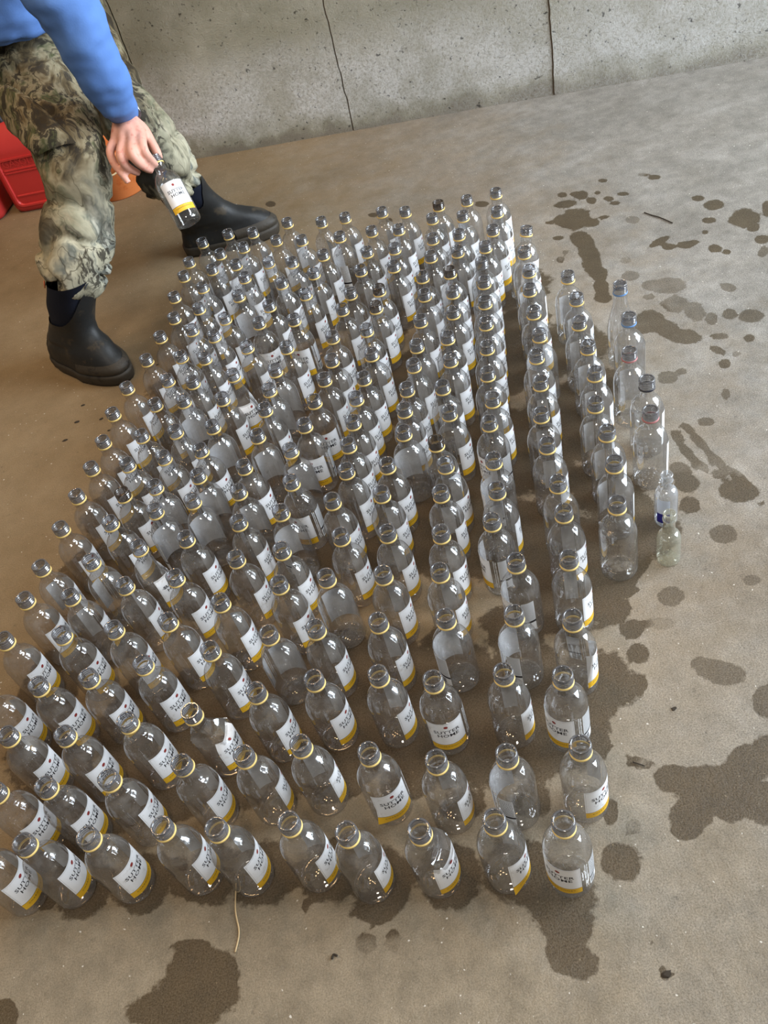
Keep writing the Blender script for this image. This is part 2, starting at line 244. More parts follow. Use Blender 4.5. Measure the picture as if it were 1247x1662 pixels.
# ------------------------------------------------ floor
# wet patches: centre x, y, half-axis vector 1, half-axis vector 2, strength (metres)
STAINS = [(0.717, 2.189, 0.012, -0.008, -0.005, -0.014, 1.0),
(0.758, 2.157, 0.016, -0.01, -0.009, -0.024, 1.0),
(0.747, 2.172, 0.013, -0.01, -0.005, -0.015, 1.0),
(0.706, 2.136, 0.032, -0.01, -0.006, -0.02, 1.0),
(0.771, 2.113, 0.011, -0.008, -0.007, -0.02, 1.0),
(0.799, 2.145, 0.007, -0.005, -0.003, -0.008, 1.0),
(0.811, 2.098, 0.012, -0.009, -0.005, -0.012, 1.0),
(0.853, 2.099, 0.014, -0.01, -0.004, -0.01, 1.0),
(0.816, 2.066, 0.01, -0.007, -0.003, -0.007, 1.0),
(0.836, 2.199, 0.008, -0.006, -0.003, -0.007, 1.0),
(0.703, 2.047, 0.034, -0.023, -0.021, -0.056, 1.0),
(0.682, 2.049, 0.037, -0.024, -0.012, -0.033, 1.0),
(0.73, 2.006, 0.016, -0.012, -0.008, -0.019, 1.0),
(0.765, 2.015, 0.014, -0.005, -0.003, -0.009, 1.0),
(0.631, 1.981, 0.014, -0.008, -0.004, -0.01, 1.0),
(0.636, 2.069, 0.009, -0.007, -0.003, -0.009, 1.0),
(0.677, 1.938, 0.014, -0.05, -0.022, -0.028, 1.0),
(0.67, 1.878, 0.012, -0.042, -0.022, -0.027, 1.0),
(0.658, 1.823, 0.022, -0.014, -0.015, -0.041, 1.0),
(0.656, 1.774, 0.019, -0.012, -0.012, -0.032, 1.0),
(0.639, 1.717, 0.016, -0.01, -0.015, -0.038, 1.0),
(0.626, 1.673, 0.019, -0.011, -0.007, -0.018, 1.0),
(0.6, 1.88, 0.01, -0.006, -0.006, -0.015, 0.7),
(0.623, 1.908, 0.005, -0.004, -0.003, -0.007, 0.6),
(0.954, 2.136, 0.015, -0.01, -0.006, -0.013, 1.0),
(0.937, 2.166, 0.011, -0.007, -0.003, -0.007, 0.5),
(0.82, 1.962, 0.016, -0.011, -0.007, -0.018, 0.55),
(0.997, 1.97, 0.015, -0.011, -0.007, -0.015, 1.0),
(1.015, 1.916, 0.022, -0.016, -0.012, -0.023, 1.0),
(0.971, 1.857, 0.015, -0.01, -0.007, -0.014, 1.0),
(1.043, 1.817, 0.031, -0.021, -0.021, -0.041, 1.0),
(1.039, 1.771, 0.012, -0.009, -0.009, -0.018, 1.0),
(1.105, 1.83, 0.007, -0.005, -0.015, -0.028, 1.0),
(0.939, 1.812, 0.005, -0.003, -0.003, -0.006, 1.0),
(0.831, 1.83, 0.029, 0.007, -0.004, -0.016, 1.0),
(0.84, 1.799, 0.015, -0.009, -0.006, -0.014, 1.0),
(0.876, 1.783, 0.017, -0.011, -0.008, -0.016, 1.0),
(0.898, 1.784, 0.01, -0.006, -0.004, -0.008, 1.0),
(0.925, 1.733, 0.013, -0.009, -0.008, -0.016, 1.0),
(0.94, 1.706, 0.007, -0.005, -0.004, -0.008, 1.0),
(1.03, 1.713, 0.016, -0.01, -0.01, -0.018, 1.0),
(1.007, 1.663, 0.017, 0.006, -0.005, -0.018, 0.8),
(0.715, 1.728, 0.019, -0.012, -0.009, -0.021, 0.6),
(0.732, 1.794, 0.012, -0.008, -0.006, -0.015, 0.4),
(0.772, 1.646, 0.033, -0.019, -0.015, -0.032, 0.6),
(0.716, 1.626, 0.01, -0.005, -0.003, -0.008, 0.6),
(0.739, 1.666, 0.018, -0.011, -0.009, -0.02, 0.5),
(0.754, 1.572, 0.028, -0.017, -0.014, -0.031, 0.55),
(0.777, 1.528, 0.008, -0.03, -0.023, -0.023, 0.65),
(0.796, 1.486, 0.01, -0.006, -0.01, -0.021, 0.7),
(0.834, 1.483, 0.014, -0.008, -0.009, -0.018, 0.85),
(0.868, 1.455, 0.023, -0.013, -0.012, -0.022, 0.85),
(0.878, 1.574, 0.013, -0.016, -0.009, -0.014, 0.7),
(0.683, 1.54, 0.029, -0.017, -0.018, -0.04, 0.9),
(0.7, 1.497, 0.019, -0.044, -0.019, -0.022, 0.9),
(0.719, 1.454, 0.032, -0.024, -0.012, -0.023, 0.9),
(0.781, 1.421, 0.016, -0.009, -0.004, -0.008, 0.8),
(0.828, 1.386, 0.01, -0.005, -0.007, -0.012, 0.95),
(0.756, 1.38, 0.011, -0.019, -0.007, -0.01, 0.9),
(0.749, 1.333, 0.012, -0.006, -0.007, -0.014, 0.95),
(0.783, 1.352, 0.006, -0.003, -0.003, -0.006, 0.5),
(0.632, 1.344, 0.019, -0.009, -0.009, -0.02, 0.75),
(0.664, 1.349, 0.008, -0.004, -0.004, -0.008, 0.7),
(0.707, 1.248, 0.005, -0.003, -0.005, -0.011, 0.8),
(0.656, 1.53, 0.022, -0.012, -0.011, -0.027, 0.9),
(0.638, 1.19, 0.015, -0.007, -0.006, -0.012, 0.8),
(0.6, 1.186, 0.006, -0.019, -0.007, -0.006, 0.9),
(0.603, 1.143, 0.003, -0.029, -0.007, -0.004, 0.8),
(0.608, 1.083, 0.006, -0.034, -0.007, -0.005, 0.7),
(0.62, 1.044, 0.009, -0.023, -0.006, -0.005, 0.5),
(0.573, 1.171, 0.001, -0.025, -0.01, -0.005, 0.9),
(0.571, 1.129, 0.004, -0.028, -0.009, -0.005, 0.9),
(0.578, 1.084, 0.007, -0.021, -0.008, -0.006, 0.6),
(0.595, 1.051, 0.011, -0.005, -0.004, -0.009, 0.8),
(0.539, 1.085, 0.011, -0.023, -0.016, -0.015, 0.8),
(0.537, 1.052, 0.021, -0.009, -0.009, -0.02, 0.95),
(0.517, 1.003, 0.017, -0.007, -0.009, -0.019, 0.95),
(0.606, 1.001, 0.031, -0.019, -0.014, -0.023, 1.0),
(0.617, 1.012, 0.016, -0.007, -0.007, -0.014, 1.0),
(0.539, 0.918, 0.022, -0.009, -0.01, -0.021, 0.8),
(0.404, 0.83, 0.02, -0.008, -0.009, -0.019, 0.75),
(0.532, 0.814, 0.013, -0.006, -0.006, -0.011, 0.65),
(0.449, 1.035, 0.009, -0.004, -0.009, -0.02, 0.4),
(0.386, 0.908, 0.008, -0.009, -0.021, -0.027, 0.6),
(0.31, 0.838, 0.028, -0.011, -0.012, -0.03, 0.8),
(0.325, 0.794, 0.016, -0.006, -0.008, -0.017, 0.85),
(0.341, 0.868, 0.026, -0.01, -0.005, -0.011, 0.5),
(0.336, 0.894, 0.033, -0.013, -0.007, -0.017, 0.6),
(0.625, 0.956, 0.004, -0.002, -0.003, -0.005, 0.7),
(0.321, 0.791, 0.017, -0.007, -0.007, -0.017, 0.85),
(0.313, 0.746, 0.017, -0.006, -0.007, -0.018, 0.9),
(0.289, 0.696, 0.016, -0.006, -0.007, -0.017, 1.0),
(0.411, 0.673, 0.031, -0.02, -0.012, -0.018, 0.75),
(0.392, 0.698, 0.017, -0.006, -0.005, -0.012, 0.5),
(0.448, 0.607, 0.02, -0.007, -0.014, -0.025, 0.9),
(0.202, 0.618, 0.014, -0.005, -0.009, -0.021, 1.0),
(0.177, 0.52, 0.009, -0.003, -0.007, -0.016, 1.0),
(0.164, 0.452, 0.027, -0.009, -0.01, -0.025, 1.0),
(0.198, 0.493, 0.01, -0.003, -0.004, -0.01, 0.35),
(0.274, 0.541, 0.027, -0.009, -0.009, -0.019, 0.9),
(0.313, 0.52, 0.048, -0.016, -0.012, -0.026, 1.0),
(0.381, 0.528, 0.044, 0.003, -0.006, -0.03, 1.0),
(0.277, 0.488, 0.029, -0.004, -0.008, -0.026, 1.0),
(0.262, 0.467, 0.022, -0.006, -0.006, -0.013, 1.0),
(0.337, 0.49, 0.035, -0.011, -0.016, -0.031, 1.0),
(0.368, 0.473, 0.021, -0.007, -0.014, -0.027, 1.0),
(0.412, 0.541, 0.024, -0.008, -0.011, -0.02, 0.95),
(0.07, 0.391, 0.029, -0.008, -0.01, -0.026, 0.95),
(0.063, 0.357, 0.027, -0.016, -0.012, -0.017, 0.95),
(0.049, 0.37, 0.017, -0.005, -0.008, -0.023, 0.95),
(0.158, 0.321, 0.004, -0.001, -0.001, -0.002, 1.0),
(0.163, 0.312, 0.006, -0.002, -0.002, -0.004, 1.0),
(0.162, 0.352, 0.003, -0.001, -0.001, -0.002, 0.8),
(0.24, 0.577, 0.013, -0.009, -0.004, -0.005, 0.5),
(0.369, 0.785, 0.021, -0.008, -0.003, -0.009, 0.3),
(0.232, 0.807, 0.021, -0.008, -0.01, -0.026, 0.6),
(0.207, 0.71, 0.024, -0.009, -0.006, -0.016, 0.5),
(-0.409, 0.478, 0.049, -0.014, -0.001, -0.028, 1.0),
(-0.422, 0.511, 0.034, -0.01, -0.001, -0.011, 1.0),
(-0.419, 0.448, 0.059, -0.017, -0.002, -0.032, 1.0),
(-0.444, 0.438, 0.071, -0.019, -0.001, -0.026, 1.0),
(-0.376, 0.463, 0.017, -0.005, -0.002, -0.032, 1.0),
(-0.686, 0.498, 0.021, -0.006, 0.003, -0.023, 1.0),
(-0.575, 0.616, 0.031, -0.009, 0.001, -0.013, 1.0),
(-0.637, 0.638, 0.018, -0.005, 0.001, -0.014, 0.9),
(-0.437, 0.615, 0.014, -0.004, -0.002, -0.032, 0.7),
(-0.419, 0.587, 0.011, -0.012, -0.007, -0.006, 0.7),
(-0.145, 0.511, 0.035, -0.01, -0.005, -0.023, 0.8),
(-0.257, 0.518, 0.005, -0.001, -0.001, -0.007, 0.9),
(-0.186, 0.449, 0.015, -0.004, -0.002, -0.013, 0.4),
(-0.166, 0.484, 0.035, -0.01, -0.003, -0.015, 0.35),
(-0.151, 0.442, 0.009, -0.003, -0.003, -0.013, 0.3),
(-0.049, 0.492, 0.028, -0.009, -0.004, -0.014, 0.6),
(-0.283, 0.565, 0.025, -0.007, -0.002, -0.018, 0.6),
(-0.244, 0.563, 0.037, -0.011, -0.003, -0.015, 0.6),
(0.155, 2.513, 0.002, -0.001, -0.001, -0.004, 1.0),
(0.511, 2.273, 0.02, -0.013, -0.005, -0.017, 1.0),
(-0.057, 2.67, 0.016, -0.012, -0.003, -0.021, 1.0),
(0.256, 2.338, 0.008, -0.005, -0.003, -0.014, 1.0),
(0.221, 2.399, 0.016, -0.011, -0.003, -0.014, 1.0),
(0.419, 1.813, 0.036, -0.021, -0.02, -0.065, 0.7),
(0.383, 1.604, 0.022, -0.012, -0.021, -0.065, 0.6),
(0.325, 1.231, 0.033, -0.015, -0.038, -0.111, 0.5),
(0.132, 1.038, 0.051, -0.021, -0.016, -0.054, 0.6),
(-0.05, 1.106, 0.038, -0.016, -0.009, -0.044, 0.5),
(0.153, 0.871, 0.056, -0.022, -0.012, -0.035, 0.6),
(-0.084, 0.651, 0.043, -0.014, -0.007, -0.028, 0.7),
(-0.194, 0.677, 0.046, -0.015, -0.004, -0.024, 0.6),
(-0.016, 0.589, 0.033, -0.01, -0.006, -0.021, 0.5),
(0.078, 0.569, 0.028, -0.009, -0.009, -0.026, 0.5),
(0.16, 1.839, 0.041, -0.024, -0.017, -0.076, 0.7)]
WET_SHADE = [(0.072, 0.43, 0.035), (0.153, 0.669, 0.059), (0.234, 0.717, 0.047), (0.246, 0.905, 0.071), (0.296, 0.994, 0.059), (0.34, 1.157, 0.035), (0.344, 1.266, 0.071), (0.34, 1.31, 0.059), (0.394, 1.499, 0.035), (0.449, 1.545, 0.071), (0.438, 1.679, 0.047), (0.031, 0.481, 0.035), (0.116, 0.665, 0.059), (0.136, 0.779, 0.047), (0.145, 0.836, 0.035), (0.176, 1.044, 0.059), (0.228, 1.079, 0.047), (0.226, 1.224, 0.071), (0.276, 1.326, 0.059), (0.333, 1.475, 0.035), (0.329, 1.573, 0.071), (0.325, 1.611, 0.059), (0.382, 1.799, 0.035), (0.454, 1.824, 0.071), (0.465, 1.979, 0.047), (-0.059, 0.502, 0.035), (0.021, 0.687, 0.059), (0.041, 0.809, 0.047), (0.031, 0.862, 0.035), (0.088, 1.076, 0.059), (0.149, 1.104, 0.047), (0.143, 1.224, 0.071), (0.187, 1.327, 0.059), (0.249, 1.466, 0.035), (0.259, 1.571, 0.071), (0.254, 1.61, 0.059), (0.321, 1.815, 0.035), (0.379, 1.85, 0.071), (0.393, 1.987, 0.047), (-0.148, 0.521, 0.035), (-0.051, 0.723, 0.059), (-0.056, 0.839, 0.047), (-0.054, 0.891, 0.035), (-0.007, 1.117, 0.059), (0.053, 1.147, 0.047), (0.068, 1.27, 0.071), (0.122, 1.353, 0.059), (0.185, 1.47, 0.035), (0.189, 1.577, 0.071), (0.197, 1.632, 0.059), (0.26, 1.828, 0.035), (0.32, 1.868, 0.071), (0.325, 2.005, 0.047), (-0.218, 0.557, 0.035), (-0.142, 0.748, 0.059), (-0.15, 0.862, 0.047), (-0.142, 0.92, 0.035), (-0.092, 1.136, 0.059), (-0.019, 1.165, 0.047), (-0.031, 1.28, 0.071), (0.024, 1.373, 0.059), (0.093, 1.488, 0.035), (0.076, 1.603, 0.071), (0.088, 1.642, 0.059), (0.173, 1.834, 0.035), (0.228, 1.876, 0.071), (0.243, 2.023, 0.047), (-0.313, 0.579, 0.035), (-0.228, 0.757, 0.059), (-0.222, 0.878, 0.047), (-0.218, 0.936, 0.035), (-0.183, 1.147, 0.059), (-0.119, 1.179, 0.047), (-0.121, 1.315, 0.071), (-0.056, 1.403, 0.059), (0.012, 1.509, 0.035), (0.003, 1.615, 0.071), (0.017, 1.673, 0.059), (0.099, 1.861, 0.035), (0.165, 1.898, 0.071), (0.19, 2.058, 0.047), (-0.385, 0.603, 0.035), (-0.319, 0.762, 0.059), (-0.315, 0.882, 0.047), (-0.316, 0.936, 0.035), (-0.259, 1.154, 0.059), (-0.216, 1.196, 0.047), (-0.214, 1.326, 0.071), (-0.155, 1.425, 0.059), (-0.107, 1.534, 0.035), (-0.097, 1.629, 0.071), (-0.091, 1.691, 0.059), (-0.007, 1.911, 0.035), (0.064, 1.947, 0.071), (0.099, 2.088, 0.047), (-0.487, 0.621, 0.035), (-0.422, 0.773, 0.059), (-0.422, 0.894, 0.047), (-0.404, 0.929, 0.035), (-0.355, 1.153, 0.059), (-0.302, 1.209, 0.047), (-0.327, 1.335, 0.071), (-0.263, 1.421, 0.059), (-0.198, 1.564, 0.035), (-0.181, 1.676, 0.071), (-0.169, 1.721, 0.059), (-0.086, 1.911, 0.035), (-0.013, 1.956, 0.071), (0.038, 2.102, 0.047), (-0.577, 0.64, 0.035), (-0.518, 0.783, 0.059), (-0.509, 0.9, 0.047), (-0.494, 0.947, 0.035), (-0.441, 1.166, 0.059), (-0.373, 1.213, 0.047), (-0.401, 1.347, 0.071), (-0.339, 1.442, 0.059), (-0.284, 1.582, 0.035), (-0.277, 1.683, 0.071), (-0.274, 1.724, 0.059), (-0.192, 1.913, 0.035), (-0.134, 1.954, 0.071), (-0.085, 2.078, 0.047), (-0.01, 2.179, 0.035), (-0.616, 0.722, 0.059), (-0.632, 0.837, 0.047), (-0.615, 0.878, 0.035), (-0.561, 1.098, 0.059), (-0.491, 1.131, 0.047), (-0.482, 1.273, 0.071), (-0.438, 1.383, 0.059), (-0.367, 1.542, 0.035), (-0.362, 1.641, 0.071), (-0.353, 1.68, 0.059), (-0.29, 1.911, 0.035), (-0.239, 1.968, 0.071), (-0.197, 2.018, 0.047), (-0.134, 2.119, 0.035), (-0.652, 0.906, 0.059), (-0.659, 1.031, 0.047), (-0.655, 1.074, 0.035), (-0.589, 1.278, 0.059), (-0.526, 1.321, 0.047), (-0.526, 1.455, 0.071), (-0.471, 1.566, 0.059), (-0.384, 1.721, 0.035), (-0.374, 1.824, 0.071), (-0.363, 1.853, 0.059), (-0.319, 2.087, 0.035), (-0.266, 2.115, 0.071), (-0.274, 2.188, 0.047), (-0.167, 2.216, 0.035), (0.406, 0.988, 0.059), (0.4, 1.087, 0.047), (0.386, 1.129, 0.035), (0.447, 1.339, 0.059), (0.496, 1.384, 0.047), (0.486, 1.537, 0.071)]
# bottles: column, place from the front, column length, x, y, label direction, kind, label printed, label angle from the viewer
BOTTLES = [
(1, 1, 16, 0.096, 0.454, 316, 'std', 'y', -32),
(1, 2, 16, 0.15, 0.541, 35, 'std', 'y', 50),
(1, 3, 16, 0.165, 0.645, 306, 'std', 'y', -40),
(1, 4, 16, 0.21, 0.729, 64, 'pinched', 'y', 80),
(1, 5, 16, 0.244, 0.836, 66, 'std', 'y', 83),
(1, 6, 16, 0.27, 0.929, 59, 'std', 'y', 75),
(1, 7, 16, 0.284, 0.994, 94, 'pinched2', 'n', 110),
(1, 8, 16, 0.299, 1.089, 67, 'std', 'y', 83),
(1, 9, 16, 0.316, 1.169, 70, 'std', 'y', 85),
(1, 10, 16, 0.344, 1.254, 66, 'std', 'y', 82),
(1, 11, 16, 0.364, 1.334, 70, 'std', 'y', 85),
(1, 12, 16, 0.391, 1.396, 204, 'std', 'y', -140),
(1, 13, 16, 0.406, 1.475, 60, 'std', 'y', 75),
(1, 14, 16, 0.425, 1.557, 54, 'std', 'y', 69),
(1, 15, 16, 0.447, 1.626, 105, 'std', 'y', 120),
(1, 16, 16, 0.462, 1.703, 61, 'std', 'y', 77),
(2, 1, 20, 0.019, 0.481, 53, 'peeled', 'y', 55),
(2, 2, 20, 0.059, 0.559, 224, 'std', 'y', -130),
(2, 3, 20, 0.092, 0.677, 70, 'std', 'y', 78),
(2, 4, 20, 0.136, 0.767, 225, 'std', 'y', -125),
(2, 5, 20, 0.169, 0.86, 264, 'std', 'y', -85),
(2, 6, 20, 0.16, 0.956, 265, 'std', 'y', -85),
(2, 7, 20, 0.188, 1.02, 85, 'std', 'y', 95),
(2, 8, 20, 0.204, 1.091, 239, 'std', 'y', -110),
(2, 9, 20, 0.226, 1.188, 294, 'std', 'y', -55),
(2, 10, 20, 0.25, 1.248, 65, 'std', 'y', 76),
(2, 11, 20, 0.264, 1.326, 69, 'std', 'y', 80),
(2, 12, 20, 0.287, 1.407, 55, 'std', 'y', 67),
(2, 13, 20, 0.309, 1.487, 61, 'std', 'y', 73),
(2, 14, 20, 0.329, 1.561, 57, 'std', 'y', 69),
(2, 15, 20, 0.349, 1.635, 63, 'std', 'y', 75),
(2, 16, 20, 0.367, 1.713, 63, 'noring', 'y', 75),
(2, 17, 20, 0.394, 1.775, 53, 'std', 'y', 66),
(2, 18, 20, 0.43, 1.836, 57, 'std', 'y', 70),
(2, 19, 20, 0.464, 1.912, 58, 'std', 'y', 72),
(2, 20, 20, 0.489, 2.003, 69, 'std', 'y', 83),
(3, 1, 20, -0.071, 0.502, 50, 'dented', 'y', 42),
(3, 2, 20, -0.029, 0.58, 73, 'std', 'y', 70),
(3, 3, 20, -0.003, 0.699, 355, 'std', 'y', -5),
(3, 4, 20, 0.041, 0.797, 207, 'std', 'y', -150),
(3, 5, 20, 0.055, 0.886, 67, 'std', 'y', 70),
(3, 6, 20, 0.077, 0.963, 56, 'std', 'y', 60),
(3, 7, 20, 0.1, 1.052, 67, 'std', 'y', 73),
(3, 8, 20, 0.125, 1.1161, 55, 'std', 'y', 62),
(3, 9, 20, 0.124, 1.1779, 64, 'dirtyrim', 'y', 70),
(3, 10, 20, 0.167, 1.248, 53, 'std', 'y', 61),
(3, 11, 20, 0.175, 1.327, 87, 'std', 'y', 95),
(3, 12, 20, 0.211, 1.403, 57, 'std', 'y', 65),
(3, 13, 20, 0.225, 1.478, 71, 'std', 'y', 79),
(3, 14, 20, 0.259, 1.559, 58, 'std', 'y', 68),
(3, 15, 20, 0.2784, 1.6341, 63, 'std', 'y', 72),
(3, 16, 20, 0.2939, 1.7148, 57, 'dirtyrim', 'y', 66),
(3, 17, 20, 0.3327, 1.7909, 65, 'std', 'y', 76),
(3, 18, 20, 0.3552, 1.8624, 69, 'std', 'y', 80),
(3, 19, 20, 0.387, 1.941, 60, 'std', 'y', 71),
(3, 20, 20, 0.417, 2.011, 236, 'std', 'y', -113),
(4, 1, 20, -0.16, 0.521, 83, 'std', 'y', 66),
(4, 2, 20, -0.112, 0.62, 18, 'peeled', 'y', 8),
(4, 3, 20, -0.075, 0.735, 68, 'std', 'y', 62),
(4, 4, 20, -0.056, 0.827, 66, 'std', 'y', 62),
(4, 5, 20, -0.03, 0.915, 64, 'std', 'y', 62),
(4, 6, 20, -0.005, 0.999, 64, 'std', 'y', 63),
(4, 7, 20, 0.005, 1.093, 66, 'std', 'y', 66),
(4, 8, 20, 0.029, 1.159, 54, 'std', 'y', 56),
(4, 9, 20, 0.076, 1.232, 196, 'std', 'y', -160),
(4, 10, 20, 0.0918, 1.2945, 59, 'std', 'y', 63),
(4, 11, 20, 0.1102, 1.3535, 66, 'std', 'y', 70),
(4, 12, 20, 0.14, 1.421, 62, 'std', 'y', 67),
(4, 13, 20, 0.161, 1.482, 144, 'std', 'y', 150),
(4, 14, 20, 0.189, 1.565, 58, 'std', 'y', 64),
(4, 15, 20, 0.2206, 1.6559, 70, 'std', 'y', 78),
(4, 16, 20, 0.2341, 1.7302, 60, 'std', 'y', 68),
(4, 17, 20, 0.2723, 1.8041, 61, 'std', 'y', 69),
(4, 18, 20, 0.2958, 1.8796, 68, 'std', 'y', 77),
(4, 19, 20, 0.319, 1.974, 66, 'std', 'y', 75),
(4, 20, 20, 0.349, 2.029, 70, 'dirtyrim', 'y', 80),
(5, 1, 20, -0.23, 0.557, 77, 'std', 'y', 55),
(5, 2, 20, -0.2, 0.662, 92, 'std', 'y', 75),
(5, 3, 20, -0.166, 0.76, 57, 'std', 'y', 45),
(5, 4, 20, -0.15, 0.85, 70, 'std', 'y', 60),
(5, 5, 20, -0.118, 0.944, 172, 'std', 'y', 165),
(5, 6, 20, -0.08, 1.023, 59, 'std', 'y', 55),
(5, 7, 20, -0.08, 1.112, 68, 'std', 'y', 64),
(5, 8, 20, -0.043, 1.177, 61, 'std', 'y', 59),
(5, 9, 20, -0.027, 1.244, 62, 'std', 'y', 61),
(5, 10, 20, -0.007, 1.304, 58, 'std', 'y', 57),
(5, 11, 20, 0.0118, 1.3726, 64, 'std', 'y', 64),
(5, 12, 20, 0.0382, 1.4284, 60, 'std', 'y', 61),
(5, 13, 20, 0.069, 1.5, 61, 'std', 'y', 63),
(5, 14, 20, 0.076, 1.591, 57, 'std', 'y', 59),
(5, 15, 20, 0.112, 1.666, 60, 'dirtyrim', 'y', 63),
(5, 16, 20, 0.133, 1.73, 58, 'dirtyrim', 'y', 62),
(5, 17, 20, 0.185, 1.81, 55, 'std', 'y', 60),
(5, 18, 20, 0.204, 1.888, 59, 'std', 'y', 65),
(5, 19, 20, 0.233, 1.971, 64, 'std', 'y', 71),
(5, 20, 20, 0.267, 2.047, 59, 'std', 'y', 66),
(6, 1, 20, -0.325, 0.579, 77, 'std', 'y', 48),
(6, 2, 20, -0.279, 0.672, 98, 'std', 'y', 75),
(6, 3, 20, -0.252, 0.769, 66, 'std', 'y', 48),
(6, 4, 20, -0.222, 0.866, 164, 'std', 'y', 150),
(6, 5, 20, -0.194, 0.96, 54, 'std', 'y', 43),
(6, 6, 20, -0.181, 1.032, 64, 'std', 'y', 54),
(6, 7, 20, -0.171, 1.123, 219, 'std', 'y', -150),
(6, 8, 20, -0.143, 1.191, 327, 'std', 'y', -40),
(6, 9, 20, -0.133, 1.278, 171, 'std', 'y', 165),
(6, 10, 20, -0.097, 1.339, 339, 'std', 'y', -25),
(6, 11, 20, -0.068, 1.403, 360, 'std', 'y', -3),
(6, 12, 20, -0.0377, 1.4644, 64, 'std', 'y', 62),
(6, 13, 20, -0.0123, 1.5206, 61, 'std', 'y', 61),
(6, 14, 20, 0.003, 1.603, 54, 'std', 'y', 54),
(6, 15, 20, 0.0414, 1.6968, 54, 'std', 'y', 55),
(6, 16, 20, 0.0706, 1.7512, 68, 'std', 'y', 70),
(6, 17, 20, 0.111, 1.837, 66, 'std', 'y', 70),
(6, 18, 20, 0.141, 1.91, 64, 'std', 'y', 69),
(6, 19, 20, 0.171, 2.002, 55, 'std', 'y', 60),
(6, 20, 20, 0.214, 2.082, 56, 'std', 'y', 62),
(7, 1, 20, -0.397, 0.603, 81, 'std', 'y', 48),
(7, 2, 20, -0.367, 0.689, 73, 'shouldered', 'y', 45),
(7, 3, 20, -0.343, 0.774, 58, 'crushed', 'y', 34),
(7, 4, 20, -0.315, 0.87, 61, 'std', 'y', 41),
(7, 5, 20, -0.292, 0.96, 71, 'std', 'y', 54),
(7, 6, 20, -0.259, 1.045, 68, 'std', 'y', 54),
(7, 7, 20, -0.247, 1.13, 71, 'std', 'y', 58),
(7, 8, 20, -0.24, 1.208, 161, 'std', 'y', 150),
(7, 9, 20, -0.224, 1.272, 61, 'std', 'y', 51),
(7, 10, 20, -0.19, 1.35, 178, 'std', 'y', 170),
(7, 11, 20, -0.167, 1.425, 66, 'std', 'y', 59),
(7, 12, 20, -0.151, 1.485, 166, 'std', 'y', 160),
(7, 13, 20, -0.131, 1.546, 150, 'std', 'y', 145),
(7, 14, 20, -0.097, 1.617, 58, 'std', 'y', 55),
(7, 15, 20, -0.067, 1.715, 332, 'std', 'y', -30),
(7, 16, 20, -0.027, 1.807, 56, 'std', 'y', 55),
(7, 17, 20, 0.005, 1.887, 71, 'std', 'y', 71),
(7, 18, 20, 0.04, 1.959, 64, 'std', 'y', 65),
(7, 19, 20, 0.093, 2.023, 239, 'std', 'y', -118),
(7, 20, 20, 0.1226, 2.1119, 62, 'std', 'y', 66),
(8, 1, 20, -0.499, 0.621, 64, 'std', 'y', 25),
(8, 2, 20, -0.472, 0.699, 82, 'std', 'y', 48),
(8, 3, 20, -0.446, 0.785, 62, 'std', 'y', 32),
(8, 4, 20, -0.422, 0.882, 54, 'std', 'y', 29),
(8, 5, 20, -0.38, 0.953, 67, 'std', 'y', 46),
(8, 6, 20, -0.365, 1.044, 59, 'std', 'y', 40),
(8, 7, 20, -0.343, 1.129, 64, 'std', 'y', 47),
(8, 8, 20, -0.326, 1.221, 195, 'std', 'y', -180),
(8, 9, 20, -0.312, 1.286, 184, 'std', 'y', 170),
(8, 10, 20, -0.303, 1.359, 54, 'std', 'y', 41),
(8, 11, 20, -0.275, 1.421, 201, 'std', 'y', -170),
(8, 12, 20, -0.249, 1.503, 63, 'std', 'y', 54),
(8, 13, 20, -0.222, 1.576, 33, 'dented2', 'y', 25),
(8, 14, 20, -0.181, 1.664, 68, 'std', 'y', 62),
(8, 15, 20, -0.145, 1.745, 10, 'std', 'y', 5),
(8, 16, 20, -0.114, 1.804, 71, 'std', 'y', 67),
(8, 17, 20, -0.074, 1.887, 70, 'std', 'y', 68),
(8, 18, 20, -0.037, 1.968, 56, 'std', 'y', 55),
(8, 19, 20, 0.001, 2.064, 62, 'std', 'y', 62),
(8, 20, 20, 0.0624, 2.1261, 59, 'pinched2', 'y', 61),
(9, 1, 21, -0.589, 0.64, 85, 'std', 'y', 42),
(9, 2, 21, -0.565, 0.718, 66, 'std', 'y', 28),
(9, 3, 21, -0.542, 0.795, 58, 'std', 'y', 24),
(9, 4, 21, -0.509, 0.888, 62, 'std', 'y', 32),
(9, 5, 21, -0.47, 0.971, 65, 'std', 'y', 39),
(9, 6, 21, -0.453, 1.061, 83, 'std', 'y', 60),
(9, 7, 21, -0.429, 1.142, 59, 'dented2', 'y', 39),
(9, 8, 21, -0.397, 1.225, 203, 'std', 'y', -175),
(9, 9, 21, -0.396, 1.292, 187, 'std', 'y', 170),
(9, 10, 21, -0.377, 1.371, 58, 'std', 'y', 43),
(9, 11, 21, -0.351, 1.442, 70, 'std', 'y', 56),
(9, 12, 21, -0.3303, 1.5362, 192, 'std', 'y', -180),
(9, 13, 21, -0.3077, 1.5938, 70, 'std', 'y', 59),
(9, 14, 21, -0.2765, 1.6708, 69, 'std', 'y', 59),
(9, 15, 21, -0.25, 1.748, 60, 'std', 'y', 51),
(9, 16, 21, -0.22, 1.807, 56, 'std', 'y', 49),
(9, 17, 21, -0.18, 1.889, 185, 'std', 'y', -180),
(9, 18, 21, -0.158, 1.966, 57, 'std', 'y', 52),
(9, 19, 21, -0.093, 2.003, 68, 'std', 'y', 66),
(9, 20, 21, -0.061, 2.102, 54, 'std', 'y', 53),
(9, 21, 21, -0.022, 2.179, 60, 'std', 'y', 60),
(10, 1, 21, -0.663, 0.651, 70, 'std', 'y', 24),
